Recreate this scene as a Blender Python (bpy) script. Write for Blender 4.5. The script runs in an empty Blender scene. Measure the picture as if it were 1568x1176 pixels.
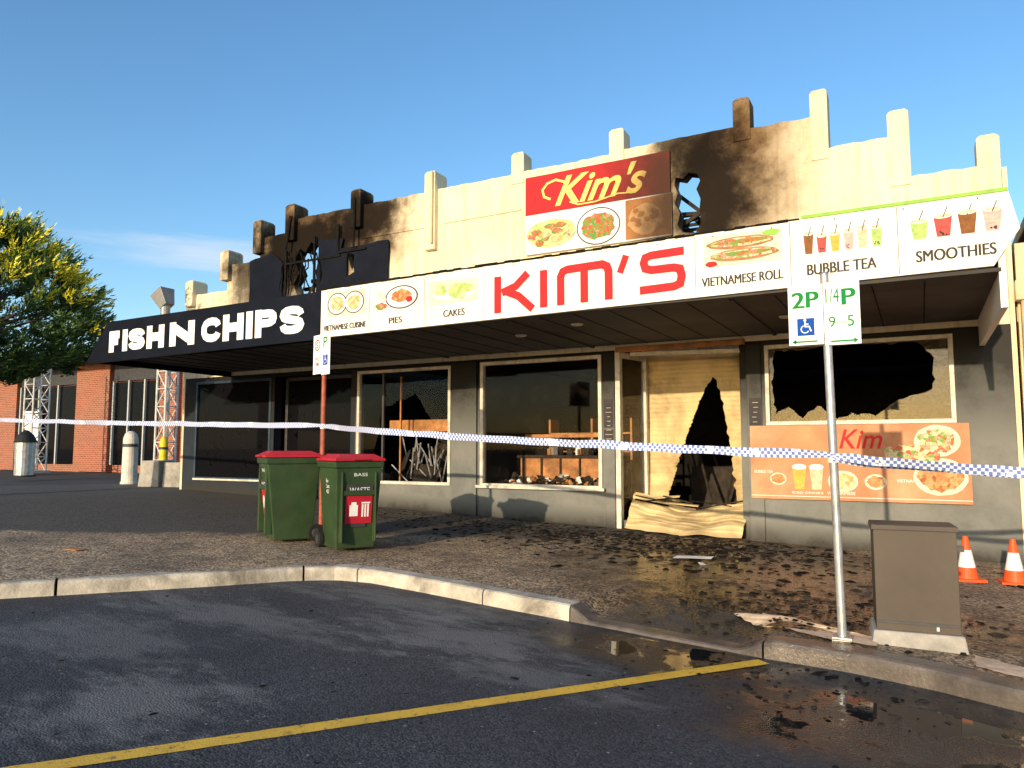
import bpy, bmesh, math, random
from mathutils import Vector, Matrix, noise as mnoise
from mathutils.geometry import tessellate_polygon
random.seed(7)
R=random.random
def U(a,b): return a+(b-a)*R()
SC=bpy.context.scene
COL=SC.collection
# ------------------------------------------------------------------ materials
def nmat(name):
    m=bpy.data.materials.new(name); m.use_nodes=True
    nt=m.node_tree; b=nt.nodes["Principled BSDF"]
    return m,nt,b
def N(nt,t,**k):
    n=nt.nodes.new(t)
    for a,v in k.items(): setattr(n,a,v)
    return n
def mixc(nt,fac,a,b,bt='MIX'):
    n=nt.nodes.new("ShaderNodeMix"); n.data_type='RGBA'; n.blend_type=bt
    for s,val in ((n.inputs[0],fac),(n.inputs[6],a),(n.inputs[7],b)):
        if isinstance(val,bpy.types.NodeSocket): nt.links.new(val,s)
        elif isinstance(val,(int,float)): s.default_value=val
        else: s.default_value=(*val[:3],1)
    return n.outputs[2]
def math_(nt,op,a,b=None,c=None,clamp=False):
    n=nt.nodes.new("ShaderNodeMath"); n.operation=op; n.use_clamp=clamp
    for i,val in enumerate((a,b,c)):
        if val is None: continue
        if isinstance(val,bpy.types.NodeSocket): nt.links.new(val,n.inputs[i])
        else: n.inputs[i].default_value=val
    return n.outputs[0]
def coords(nt,kind='Object',scale=(1,1,1)):
    tc=nt.nodes.new("ShaderNodeTexCoord"); mp=nt.nodes.new("ShaderNodeMapping")
    mp.inputs['Scale'].default_value=scale
    nt.links.new(tc.outputs[kind],mp.inputs[0]); return mp.outputs[0]
def noise(nt,vec,scale,detail=4,rough=.55,dist=0):
    n=nt.nodes.new("ShaderNodeTexNoise"); n.inputs['Scale'].default_value=scale
    n.inputs['Detail'].default_value=detail; n.inputs['Roughness'].default_value=rough
    n.inputs['Distortion'].default_value=dist
    nt.links.new(vec,n.inputs['Vector']); return n.outputs['Fac']
def ramp(nt,fac,p0,p1,c0=(0,0,0),c1=(1,1,1)):
    n=nt.nodes.new("ShaderNodeValToRGB"); e=n.color_ramp.elements
    e[0].position=p0; e[1].position=p1; e[0].color=(*c0,1); e[1].color=(*c1,1)
    nt.links.new(fac,n.inputs[0]); return n.outputs[0]
def bump(nt,b,h,strength=.3,dist=.01):
    n=nt.nodes.new("ShaderNodeBump"); n.inputs['Strength'].default_value=strength
    n.inputs['Distance'].default_value=dist
    nt.links.new(h,n.inputs['Height']); nt.links.new(n.outputs[0],b.inputs['Normal'])
def M(name,col,rough=.6,metal=0.,var=.25,scale=6,bmp=.15,dirt=0.,dirtcol=(.05,.04,.03),bd=.004,spec=.3):
    m,nt,b=nmat(name); v=coords(nt)
    n1=noise(nt,v,scale,4,.6)
    c0=[max(0,c*(1-var)) for c in col]; c1=[min(1,c*(1+var)) for c in col]
    o=ramp(nt,n1,.3,.7,c0,c1)
    if dirt>0:
        n2=noise(nt,v,scale*.3,5,.7,.4)
        f=ramp(nt,n2,.48,.68); f=math_(nt,'MULTIPLY',f,dirt)
        o=mixc(nt,f,o,dirtcol)
    nt.links.new(o,b.inputs['Base Color'])
    b.inputs['Roughness'].default_value=rough; b.inputs['Metallic'].default_value=metal
    b.inputs['Specular IOR Level'].default_value=spec
    if bmp>0: bump(nt,b,noise(nt,v,scale*8,3),bmp,bd)
    return m
def masksphere(nt,pos,c,sc,r0,r1,nz=None,amp=0):
    s=N(nt,"ShaderNodeVectorMath",operation='SUBTRACT'); nt.links.new(pos,s.inputs[0]); s.inputs[1].default_value=c
    k=N(nt,"ShaderNodeVectorMath",operation='MULTIPLY'); nt.links.new(s.outputs[0],k.inputs[0]); k.inputs[1].default_value=sc
    l=N(nt,"ShaderNodeVectorMath",operation='LENGTH'); nt.links.new(k.outputs[0],l.inputs[0])
    d=l.outputs['Value']
    if nz is not None:
        d=math_(nt,'ADD',d,math_(nt,'MULTIPLY',math_(nt,'SUBTRACT',nz,.5),amp))
    mr=N(nt,"ShaderNodeMapRange"); nt.links.new(d,mr.inputs[0])
    mr.inputs[1].default_value=r0; mr.inputs[2].default_value=r1; mr.inputs[3].default_value=1; mr.inputs[4].default_value=0
    mr.interpolation_type='SMOOTHSTEP'
    return mr.outputs[0]
def pos(nt):
    g=nt.nodes.new("ShaderNodeNewGeometry"); return g.outputs['Position']

def parapet_mat():
    m,nt,b=nmat("cream_render"); p=pos(nt)
    n1=noise(nt,p,1.3,5,.65); o=ramp(nt,n1,.3,.7,(.74,.61,.41),(.84,.73,.52))
    mp=N(nt,"ShaderNodeMapping"); mp.inputs['Scale'].default_value=(7,1,.5); nt.links.new(p,mp.inputs[0])
    st=ramp(nt,noise(nt,mp.outputs[0],1.6,4,.6),.48,.8)
    o=mixc(nt,math_(nt,'MULTIPLY',st,.55),o,(.42,.29,.15))
    fl=ramp(nt,noise(nt,p,14,4,.7),.6,.7)
    o=mixc(nt,math_(nt,'MULTIPLY',fl,.38),o,(.42,.32,.2))
    nz=noise(nt,p,2.4,5,.68)
    for c,sc,r0,r1,a in (((-2.45,11.1,5.5),(.75,1,.55),.3,1.35,.85),((-10.6,11.1,5.7),(.40,1,.75),.5,1.2,.9),((-2.15,11.1,6.3),(1.2,1,1.),.2,.95,.75)):
        mk=math_(nt,'MULTIPLY',masksphere(nt,p,c,sc,r0,r1,nz,.7),a)
        o=mixc(nt,mk,o,(.13,.065,.022))
    for c,sc,r0,r1,a in (((-2.6,11.1,5.35),(1.05,1,.6),.3,1.1,.96),((-2.85,11.1,6.1),(.9,1,1.2),.2,.95,.75),
                         ((-10.9,11.1,5.5),(.58,1,1.05),.5,1.2,.98),((-9.4,11.1,5.9),(.8,1,1.3),.35,1.15,.96),((-12.3,11.1,5.1),(.8,1,.7),.3,1.1,.85)):
        mk=math_(nt,'MULTIPLY',masksphere(nt,p,c,sc,r0,r1,nz,1.3),a)
        o=mixc(nt,mk,o,(.009,.006,.004))
    nt.links.new(o,b.inputs['Base Color']); b.inputs['Roughness'].default_value=.9
    b.inputs['Specular IOR Level'].default_value=.12
    bump(nt,b,noise(nt,p,25,4,.6),.35,.01)
    return m
def storefront_mat():
    m,nt,b=nmat("painted_shopfront"); p=pos(nt)
    sx=N(nt,"ShaderNodeSeparateXYZ"); nt.links.new(p,sx.inputs[0])
    nz=noise(nt,p,2.5,5,.7)
    grey=ramp(nt,nz,.3,.7,(.12,.125,.118),(.20,.20,.185))
    navy=ramp(nt,nz,.3,.7,(.012,.018,.03),(.022,.03,.045))
    f=math_(nt,'GREATER_THAN',sx.outputs[0],-9.5)
    o=mixc(nt,f,navy,grey)
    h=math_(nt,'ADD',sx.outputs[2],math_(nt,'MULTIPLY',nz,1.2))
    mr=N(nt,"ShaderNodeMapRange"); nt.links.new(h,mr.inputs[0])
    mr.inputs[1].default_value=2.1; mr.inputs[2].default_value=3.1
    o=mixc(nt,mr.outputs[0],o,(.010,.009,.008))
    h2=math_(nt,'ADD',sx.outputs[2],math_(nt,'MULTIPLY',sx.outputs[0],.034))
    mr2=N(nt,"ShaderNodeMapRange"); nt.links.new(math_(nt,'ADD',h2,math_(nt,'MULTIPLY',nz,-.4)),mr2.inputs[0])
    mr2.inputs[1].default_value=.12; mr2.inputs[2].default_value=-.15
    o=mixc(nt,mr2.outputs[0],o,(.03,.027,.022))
    nt.links.new(o,b.inputs['Base Color']); b.inputs['Roughness'].default_value=.6
    b.inputs['Specular IOR Level'].default_value=.25
    bump(nt,b,noise(nt,p,30,3),.2,.006); return m
def pavement_mat():
    m,nt,b=nmat("exposed_aggregate"); p=pos(nt)
    vo=N(nt,"ShaderNodeTexVoronoi"); vo.inputs['Scale'].default_value=55; nt.links.new(p,vo.inputs['Vector'])
    sp=N(nt,"ShaderNodeSeparateColor"); nt.links.new(vo.outputs['Color'],sp.inputs[0])
    agg=ramp(nt,sp.outputs[0],.1,.95,(.08,.05,.03),(.70,.50,.30))
    big=noise(nt,p,.9,5,.65)
    o=mixc(nt,math_(nt,'MULTIPLY',ramp(nt,big,.44,.66),.6),agg,(.06,.045,.034))
    med=noise(nt,p,4.5,4,.7)
    o=mixc(nt,math_(nt,'MULTIPLY',ramp(nt,med,.5,.62),.45),o,(.045,.034,.025))
    sx=N(nt,"ShaderNodeSeparateXYZ"); nt.links.new(p,sx.inputs[0])
    d=math_(nt,'ADD',math_(nt,'MULTIPLY',sx.outputs[0],-1),math_(nt,'MULTIPLY',math_(nt,'SUBTRACT',sx.outputs[1],6.6),1.3))
    mrl=N(nt,"ShaderNodeMapRange"); nt.links.new(math_(nt,'ADD',d,math_(nt,'MULTIPLY',big,1.6)),mrl.inputs[0])
    mrl.inputs[1].default_value=9.0; mrl.inputs[2].default_value=9.5
    dk=ramp(nt,sp.outputs[1],.1,.9,(.022,.020,.019),(.12,.10,.08))
    dk=mixc(nt,math_(nt,'MULTIPLY',ramp(nt,noise(nt,p,1.3,5,.7),.45,.6),.5),dk,(.09,.075,.058))
    o=mixc(nt,mrl.outputs[0],o,dk)
    nz=noise(nt,p,2.6,6,.72)
    wet1=masksphere(nt,p,(-2.0,8.9,.1),(.52,.40,0),.5,1.2,nz,1.3)
    wet2=masksphere(nt,p,(-1.0,6.8,.1),(.45,.7,0),.4,1.15,nz,1.0)
    wet=math_(nt,'MAXIMUM',wet1,wet2)
    wetcol=ramp(nt,sp.outputs[0],.2,1.,(.008,.006,.004),(.16,.09,.035))
    o=mixc(nt,math_(nt,'MULTIPLY',wet,.85),o,wetcol)
    sootn=ramp(nt,noise(nt,p,6,5,.75),.50,.56)
    band=masksphere(nt,p,(-5.5,10.3,.1),(.2,.9,0),.5,1.2,nz,.6)
    core=masksphere(nt,p,(-2.9,9.8,.1),(.36,.55,0),.4,1.3,nz,.8)
    soot=math_(nt,'MULTIPLY',math_(nt,'MAXIMUM',core,math_(nt,'MAXIMUM',math_(nt,'MULTIPLY',band,.85),math_(nt,'MULTIPLY',wet2,.5))),sootn)
    o=mixc(nt,math_(nt,'MULTIPLY',soot,.95),o,(.006,.005,.005))
    ramp2=masksphere(nt,p,(-1.75,6.0,.1),(1.25,1.3,0),.6,1.0,nz,.25)
    o=mixc(nt,math_(nt,'MULTIPLY',ramp2,.85),o,(.05,.047,.04))
    nt.links.new(o,b.inputs['Base Color'])
    rr=N(nt,"ShaderNodeMapRange"); nt.links.new(math_(nt,'MULTIPLY',wet,ramp(nt,noise(nt,p,4,4,.7),.35,.5)),rr.inputs[0])
    rr.inputs[3].default_value=.85; rr.inputs[4].default_value=.16; nt.links.new(rr.outputs[0],b.inputs['Roughness'])
    h=math_(nt,'ADD',math_(nt,'MULTIPLY',vo.outputs['Distance'],-1.0),math_(nt,'MULTIPLY',noise(nt,p,7,3),1.2))
    bump(nt,b,h,.5,.007)
    return m
def road_mat():
    m,nt,b=nmat("asphalt"); p=pos(nt)
    vo=N(nt,"ShaderNodeTexVoronoi"); vo.inputs['Scale'].default_value=80; nt.links.new(p,vo.inputs['Vector'])
    sp=N(nt,"ShaderNodeSeparateColor"); nt.links.new(vo.outputs['Color'],sp.inputs[0])
    o=ramp(nt,sp.outputs[0],.1,1.,(.018,.019,.023),(.085,.085,.092))
    big=noise(nt,p,.6,6,.7,.3)
    o=mixc(nt,math_(nt,'MULTIPLY',ramp(nt,big,.42,.66),.7),o,(.012,.013,.016))
    mp=N(nt,"ShaderNodeMapping"); mp.inputs['Rotation'].default_value=(0,0,.5); mp.inputs['Scale'].default_value=(1,2.4,1); nt.links.new(p,mp.inputs[0])
    nz=noise(nt,mp.outputs[0],1.9,6,.75)
    for c,sc,a in (((-3.1,4.85,0),(.75,1.5,0),.62),((-3.8,2.7,0),(1.2,1.5,0),.62),((-5.0,4.3,0),(.5,2.0,0),.5),((-2.2,4.3,0),(1.,2.4,0),.45),((-5.2,3.3,0),(.8,1.4,0),.4),((-4.1,5.5,0),(.5,2.6,0),.5)):
        mk=math_(nt,'MULTIPLY',masksphere(nt,p,c,sc,.15,.95,nz,3.2),a)
        o=mixc(nt,mk,o,(.20,.195,.185))
    v2=N(nt,"ShaderNodeTexVoronoi"); v2.inputs['Scale'].default_value=9; nt.links.new(p,v2.inputs['Vector'])
    spk=ramp(nt,v2.outputs['Distance'],.04,.09,(1,1,1),(0,0,0))
    o=mixc(nt,math_(nt,'MULTIPLY',spk,.55),o,(.5,.46,.40))
    nz2=noise(nt,p,3.,5,.7)
    wet=math_(nt,'MAXIMUM',masksphere(nt,p,(0.2,4.6,0),(.6,.95,0),.45,1.15,nz2,.9),masksphere(nt,p,(-1.7,5.3,0),(.8,1.6,0),.4,1.1,nz2,.8))
    o=mixc(nt,math_(nt,'MULTIPLY',wet,.75),o,(.008,.008,.008))
    nt.links.new(o,b.inputs['Base Color'])
    pud=math_(nt,'MULTIPLY',wet,ramp(nt,noise(nt,p,1.9,4,.6),.45,.52))
    rr=N(nt,"ShaderNodeMapRange"); nt.links.new(math_(nt,'MAXIMUM',math_(nt,'MULTIPLY',wet,.7),pud),rr.inputs[0])
    rr.inputs[3].default_value=.78; rr.inputs[4].default_value=.03; nt.links.new(rr.outputs[0],b.inputs['Roughness'])
    bn=N(nt,"ShaderNodeBump"); bn.inputs['Distance'].default_value=.007
    nt.links.new(math_(nt,'ADD',math_(nt,'MULTIPLY',vo.outputs['Distance'],-1),math_(nt,'MULTIPLY',noise(nt,p,6,3),.8)),bn.inputs['Height'])
    nt.links.new(math_(nt,'MULTIPLY',math_(nt,'SUBTRACT',1.,pud,clamp=True),.6),bn.inputs['Strength'])
    nt.links.new(bn.outputs[0],b.inputs['Normal']); return m
def worn_line(name,col,under,lo=.38,hi=.5):
    m,nt,b=nmat(name); p=pos(nt)
    f=ramp(nt,noise(nt,p,22,5,.75),lo,hi)
    g=ramp(nt,noise(nt,p,3,4,.7),.3,.7,[c*.75 for c in col],col)
    o=mixc(nt,f,under,g); nt.links.new(o,b.inputs['Base Color']); b.inputs['Roughness'].default_value=.6
    bump(nt,b,noise(nt,p,90,3),.5,.005); return m
def brick_mat():
    m,nt,b=nmat("red_brick"); p=pos(nt)
    mp=N(nt,"ShaderNodeMapping"); mp.inputs['Rotation'].default_value=(math.radians(90),0,0); nt.links.new(p,mp.inputs[0])
    br=N(nt,"ShaderNodeTexBrick"); nt.links.new(mp.outputs[0],br.inputs[0])
    br.inputs['Scale'].default_value=1; br.inputs['Brick Width'].default_value=.24; br.inputs['Row Height'].default_value=.086
    br.inputs['Mortar Size'].default_value=.008
    br.inputs['Color1'].default_value=(.34,.085,.035,1); br.inputs['Color2'].default_value=(.22,.06,.03,1); br.inputs['Mortar'].default_value=(.35,.28,.22,1)
    nt.links.new(br.outputs[0],b.inputs['Base Color']); b.inputs['Roughness'].default_value=.85; return m
def glass_mat(name,refl=.0,smoke=.35,col=(.03,.025,.02),patch=(.35,.7),ior=1.16):
    m=bpy.data.materials.new(name); m.use_nodes=True; nt=m.node_tree; nt.nodes.clear()
    out=N(nt,"ShaderNodeOutputMaterial"); tr=N(nt,"ShaderNodeBsdfTransparent"); gl=N(nt,"ShaderNodeBsdfGlossy"); df=N(nt,"ShaderNodeBsdfDiffuse")
    gl.inputs['Roughness'].default_value=.03; df.inputs[0].default_value=(*col,1)
    p=pos(nt); n=ramp(nt,noise(nt,p,4,5,.7),*patch)
    a=N(nt,"ShaderNodeMixShader"); nt.links.new(math_(nt,'MULTIPLY',n,smoke*2,clamp=True),a.inputs[0]); nt.links.new(tr.outputs[0],a.inputs[1]); nt.links.new(df.outputs[0],a.inputs[2])
    fr=N(nt,"ShaderNodeFresnel"); fr.inputs[0].default_value=ior
    c=N(nt,"ShaderNodeMixShader"); nt.links.new(math_(nt,'ADD',fr.outputs[0],refl,clamp=True),c.inputs[0]); nt.links.new(a.outputs[0],c.inputs[1]); nt.links.new(gl.outputs[0],c.inputs[2])
    nt.links.new(c.outputs[0],out.inputs[0]); return m
def food_mat(name,cols,scale=18):
    m,nt,b=nmat(name); p=coords(nt)
    vo=N(nt,"ShaderNodeTexVoronoi"); vo.inputs['Scale'].default_value=scale; nt.links.new(p,vo.inputs['Vector'])
    sp=N(nt,"ShaderNodeSeparateColor"); nt.links.new(vo.outputs['Color'],sp.inputs[0])
    r=N(nt,"ShaderNodeValToRGB"); el=r.color_ramp.elements
    el[0].color=(*cols[0],1); el[0].position=0; el[1].color=(*cols[-1],1); el[1].position=1
    for i,c in enumerate(cols[1:-1]): e=el.new((i+1)/(len(cols)-1)); e.color=(*c,1)
    f=math_(nt,'ADD',math_(nt,'MULTIPLY',sp.outputs[0],.6),math_(nt,'MULTIPLY',noise(nt,p,scale*1.5,4),.45))
    nt.links.new(f,r.inputs[0]); nt.links.new(r.outputs[0],b.inputs['Base Color']); b.inputs['Roughness'].default_value=.6; b.inputs['Specular IOR Level'].default_value=.2; return m

MT=dict(
 parapet=parapet_mat(), store=storefront_mat(), pave=pavement_mat(), road=road_mat(), brick=brick_mat(),
 white=M("white_sign_panel",(.80,.76,.69),.5,0,.05,2.5,.03,.32,(.50,.40,.27)),
 navy=M("navy_sign_panel",(.006,.008,.015),.6,0,.3,3,.02,spec=.08),
 red=M("red_letter",(.60,.02,.025),.6,0,.12,9,.0,spec=.15),
 ltr=M("white_letter",(.8,.8,.78),.55,0,.06,7,.0,spec=.2),
 grey=M("dark_grey_letter",(.05,.045,.05),.7,0,.2,9,0,spec=.15),
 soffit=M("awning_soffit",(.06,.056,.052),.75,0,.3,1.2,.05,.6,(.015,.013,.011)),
 roof=M("galvanised_roof",(.3,.3,.3),.5,.4,.2,3),
 black=M("charred_black",(.010,.009,.008),.85,0,.5,5,.4,spec=.1),
 char=M("charred_timber",(.03,.022,.016),.8,0,.6,9,.5),
 alum=M("window_frame",(.62,.58,.5),.45,0,.15,8,.05,.5,(.10,.08,.055)),
 darkfr=M("dark_frame",(.05,.05,.055),.45,0,.3,8,.05),
 fishfr=M("blue_sill",(.03,.05,.08),.45,0,.3,8,.05),
 timber=M("timber",(.42,.18,.06),.6,0,.35,6,.2,.5,(.03,.022,.015)),
 shutter=M("roller_shutter_slats",(.66,.50,.26),.5,0,.15,3,.08,.65,(.10,.07,.04)),
 green=M("green_flashing",(.2,.42,.03),.5,0,.2,5),
 conc=M("kerb_concrete",(.50,.45,.37),.9,0,.3,5,.6,.75,(.12,.10,.075),.01),
 slab=M("pale_concrete_slab",(.78,.56,.37),.8,0,.25,9,.4,.6,(.12,.09,.06)),
 concwet=M("wet_kerb_concrete",(.12,.10,.085),.3,0,.4,5,.5,.5,(.03,.025,.02),.008),
 plinth=M("concrete_plinth",(.36,.34,.31),.9,0,.2,7,.4,.5,(.1,.09,.07)),
 bin=M("green_bin_plastic",(.030,.058,.022),.42,0,.25,4,.08,.4,(.065,.06,.04)),
 lid=M("red_lid_plastic",(.42,.014,.03),.45,0,.15,4,.06,.3,(.25,.03,.03)),
 rubber=M("rubber",(.015,.015,.015),.7),
 galv=M("galvanised_steel",(.48,.48,.48),.42,.6,.2,14,.08,.45,(.2,.16,.12)),
 rustpole=M("rusty_red_pole",(.36,.09,.05),.6,0,.3,14,.1),
 signw=M("sign_white",(.82,.82,.8),.6,0,.03,5,0,spec=.15),
 signg=M("sign_green",(.01,.22,.05),.7,0,.05,5,0,spec=.1),
 signb=M("sign_blue",(.01,.07,.36),.7,0,.05,5,0,spec=.1),
 box=M("brown_cabinet_paint",(.07,.054,.043),.5,0,.12,3,.05,.4,(.12,.10,.08)),
 cone=M("cone_orange",(.80,.10,.02),.5,0,.1,8,.05),
 reflect=M("cone_white",(.8,.8,.8),.45,0,.05,8,0),
 bark=M("bark",(.1,.07,.05),.9,0,.4,9,.8),
 leafd=M("foliage_dark",(.04,.09,.03),.6,0,.4,3,0),
 leafm=M("foliage_mid",(.11,.19,.045),.6,0,.35,3,0),
 leafy=M("foliage_golden",(.72,.66,.05),.55,0,.25,3,0),
 yline=worn_line("yellow_road_paint",(.92,.54,.05),(.06,.055,.05),.30,.44),
 boll=M("white_painted_concrete",(.62,.6,.56),.7,0,.15,5,.2,.4,(.2,.17,.13)),
 yellow=M("yellow_paint",(.7,.55,.03),.45),
 bldgw=M("pale_cladding",(.45,.47,.47),.6,0,.1,2),
 blueroof=M("blue_grey_roof",(.14,.28,.33),.5,0,.1,2),
 orangec=M("salmon_poster",(.50,.20,.09),.55,0,.25,1.8,.02,.6,(.66,.42,.27)),  # paler patches: beige fade, with glare painted into the colour
 paper=M("paper",(.75,.73,.7),.7),
 creamp=M("cream_downpipe",(.66,.52,.30),.5,0,.12,4,.1,.3,(.25,.17,.1)),
 glass=glass_mat("smoky_glass",0,.10,(.03,.024,.018),(.5,.7)), glassd=glass_mat("dark_shop_glass",.0,.9,(.006,.006,.008),(.3,.5)),
 shard=glass_mat("broken_glass",.02,.4,(.13,.10,.055),(.4,.65)),
 f1=food_mat("food_noodles",[(.05,.2,.02),(.6,.35,.12),(.75,.6,.35),(.45,.08,.03)]),
 f2=food_mat("food_pie",[(.12,.03,.015),(.45,.15,.05),(.65,.35,.15),(.1,.04,.02)]),
 f3=food_mat("food_cakes",[(.75,.68,.55),(.7,.5,.3),(.3,.45,.1),(.7,.65,.5)]),
 f4=food_mat("food_roll",[(.7,.42,.16),(.12,.3,.04),(.75,.6,.4),(.55,.08,.04),(.5,.28,.1)],22),
 f5=food_mat("food_salad",[(.03,.15,.02),(.1,.3,.05),(.5,.06,.03),(.6,.5,.3)],26),
 plate=M("plate_white",(.72,.72,.7),.5,0,.05,4,0), 
 pbg=M("picture_background",(.66,.58,.44),.5,0,.15,3,0),
)
# ------------------------------------------------------------------ mesh builder
class B:
    def __init__(s): s.v=[];s.f=[];s.m=[];s.mats=[];s.k=0
    def mi(s,mat):
        mat=MT[mat] if isinstance(mat,str) else mat
        if mat not in s.mats: s.mats.append(mat)
        return s.mats.index(mat)
    def face(s,pts,mat):
        k=len(s.v); s.v+= [tuple(p) for p in pts]; s.f.append(tuple(range(k,k+len(pts)))); s.m.append(s.mi(mat))
    def box(s,x0,x1,y0,y1,z0,z1,mat,T=None):
        P=[(x,y,z) for z in (z0,z1) for y in (y0,y1) for x in (x0,x1)]
        if T is not None: P=[tuple(T@Vector(q)) for q in P]
        k=len(s.v); s.v+=P; i=s.mi(mat)
        for q in ((0,2,3,1),(4,5,7,6),(0,1,5,4),(2,6,7,3),(0,4,6,2),(1,3,7,5)):
            s.f.append(tuple(k+a for a in q)); s.m.append(i)
    def frustum(s,b,t,z0,z1,mat,T=None):
        P=[(b[0],b[2],z0),(b[1],b[2],z0),(b[1],b[3],z0),(b[0],b[3],z0),(t[0],t[2],z1),(t[1],t[2],z1),(t[1],t[3],z1),(t[0],t[3],z1)]
        if T is not None: P=[tuple(T@Vector(q)) for q in P]
        k=len(s.v); s.v+=P; i=s.mi(mat)
        for q in ((3,2,1,0),(4,5,6,7),(0,1,5,4),(1,2,6,5),(2,3,7,6),(3,0,4,7)):
            s.f.append(tuple(k+a for a in q)); s.m.append(i)
    def cyl(s,p0,p1,r0,r1=None,mat='galv',n=12,cap=True):
        r1=r0 if r1 is None else r1
        p0=Vector(p0);p1=Vector(p1);d=(p1-p0).normalized()
        a=d.orthogonal().normalized();c=d.cross(a)
        k=len(s.v);i=s.mi(mat)
        for p,r in ((p0,r0),(p1,r1)):
            for j in range(n):
                t=2*math.pi*j/n; s.v.append(tuple(p+a*math.cos(t)*r+c*math.sin(t)*r))
        for j in range(n):
            s.f.append((k+j,k+(j+1)%n,k+n+(j+1)%n,k+n+j)); s.m.append(i)
        if cap:
            s.f.append(tuple(k+j for j in reversed(range(n)))); s.m.append(i)
            s.f.append(tuple(k+n+j for j in range(n))); s.m.append(i)
    def poly(s,loops,y0,y1,mat):
        L=[[Vector((a,b,0)) for a,b in lp] for lp in loops]
        flat=[q for lp in L for q in lp]
        tr=tessellate_polygon(L); i=s.mi(mat); k=len(s.v); n=len(flat)
        s.v+=[(q.x,y0,q.y) for q in flat]
        for t in tr: s.f.append(tuple(k+a for a in t)); s.m.append(i)
        if y1 is not None:
            s.v+=[(q.x,y1,q.y) for q in flat]
            for t in tr: s.f.append(tuple(k+n+a for a in reversed(t))); s.m.append(i)
            o=k
            for lp in L:
                m_=len(lp)
                for j in range(m_):
                    a=o+j;b_=o+(j+1)%m_
                    s.f.append((a,b_,b_+n,a+n)); s.m.append(i)
                o+=m_
    def disc(s,x,z,rx,rz,y,mat,n=28,jag=0,a0=0):
        s.k+=1; y-=.00012*(s.k%7)
        s.face([(x+rx*(1+U(-jag,jag))*math.cos(t),y,z+rz*(1+U(-jag,jag))*math.sin(t)) for t in [2*math.pi*j/n for j in range(n)]],mat)
    def stroke(s,pts,w,y,mat):
        s.k+=1; y-=.0004*(s.k%5)
        n=len(pts); Lf=[];Rt=[]
        for i in range(n):
            p=Vector(pts[i]); a=Vector(pts[i-1]) if i>0 else None; c=Vector(pts[i+1]) if i<n-1 else None
            d1=(p-a).normalized() if a is not None else (c-p).normalized()
            d2=(c-p).normalized() if c is not None else d1
            t=(d1+d2).normalized(); nn=Vector((-t.y,t.x)); k=w/2/max(.45,nn.dot(Vector((-d1.y,d1.x))))
            Lf.append(p+nn*k);Rt.append(p-nn*k)
        for i in range(n-1):
            s.face([(q.x,y-.00003*i,q.y) for q in (Lf[i],Lf[i+1],Rt[i+1],Rt[i])],mat)
    def make(s,name,parent=None,loc=(0,0,0),rot=(0,0,0),smooth=False,bevel=0,recalc=True,merge=False):
        me=bpy.data.meshes.new(name); me.from_pydata(s.v,[],s.f)
        for m in s.mats: me.materials.append(m)
        me.polygons.foreach_set("material_index",s.m)
        if smooth: me.polygons.foreach_set("use_smooth",[True]*len(s.f))
        if recalc or merge:
            bm=bmesh.new(); bm.from_mesh(me)
            if merge: bmesh.ops.remove_doubles(bm,verts=bm.verts,dist=1e-4)
            bmesh.ops.recalc_face_normals(bm,faces=bm.faces); bm.to_mesh(me); bm.free()
        me.update()
        o=bpy.data.objects.new(name,me); COL.objects.link(o); o.location=loc; o.rotation_euler=rot
        if parent is not None: o.parent=parent
        if bevel>0:
            md=o.modifiers.new("bevel","BEVEL"); md.width=bevel; md.segments=2; md.limit_method='ANGLE'; md.angle_limit=math.radians(40)
        return o
def root(name,loc=(0,0,0),rot=(0,0,0)):
    o=bpy.data.objects.new(name,None); COL.objects.link(o); o.location=loc; o.rotation_euler=rot; o.empty_display_size=.2; return o
def text(body,x0,x1,z0,z1,y,mat,parent,name,bold=0.,shear=0.,space=1.,dz=0.):
    c=bpy.data.curves.new(name,'FONT'); c.body=body; c.size=1; c.offset=bold; c.shear=shear; c.space_character=space
    o=bpy.data.objects.new(name+"_tmp",c); COL.objects.link(o)
    dg=bpy.context.evaluated_depsgraph_get(); dg.update()
    me=bpy.data.meshes.new_from_object(o.evaluated_get(dg)); bpy.data.objects.remove(o)
    xs=[v.co.x for v in me.vertices]; ys=[v.co.y for v in me.vertices]
    ax,bx,ay,by=min(xs),max(xs),min(ys),max(ys)
    for v in me.vertices:
        u=(v.co.x-ax)/(bx-ax); w=(v.co.y-ay)/(by-ay)
        v.co=(x0+(x1-x0)*u,y,z0+(z1-z0)*w+dz*u)
    me.materials.clear(); me.materials.append(MT[mat]); me.update()
    ob=bpy.data.objects.new(name,me); COL.objects.link(ob); ob.parent=parent; return ob
GL={'F':[[(0,0),(0,1)],[(0,1),(1,1)],[(0,.52),(.85,.52)]],'I':[[(.5,0),(.5,1)]],'H':[[(0,0),(0,1)],[(1,0),(1,1)],[(0,.5),(1,.5)]],
 'N':[[(0,0),(0,1)],[(0,1),(1,0)],[(1,0),(1,1)]],
 'S':[[(1,.72),(.95,.86),(.8,.96),(.5,1),(.2,.97),(.04,.88),(0,.76),(.06,.64),(.22,.57),(.5,.51),(.8,.44),(.95,.36),(1,.24),(.95,.12),(.8,.03),(.5,0),(.2,.03),(.05,.13),(0,.28)]],
 'C':[[(1,.70),(.95,.85),(.8,.96),(.55,1),(.28,.96),(.1,.85),(0,.65),(0,.35),(.1,.15),(.28,.04),(.55,0),(.8,.04),(.95,.15),(1,.30)]],
 'P':[[(0,0),(0,1)],[(0,1),(.6,1),(.83,.96),(.95,.86),(.97,.74),(.93,.61),(.8,.53),(.6,.5),(0,.5)]]}
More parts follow.
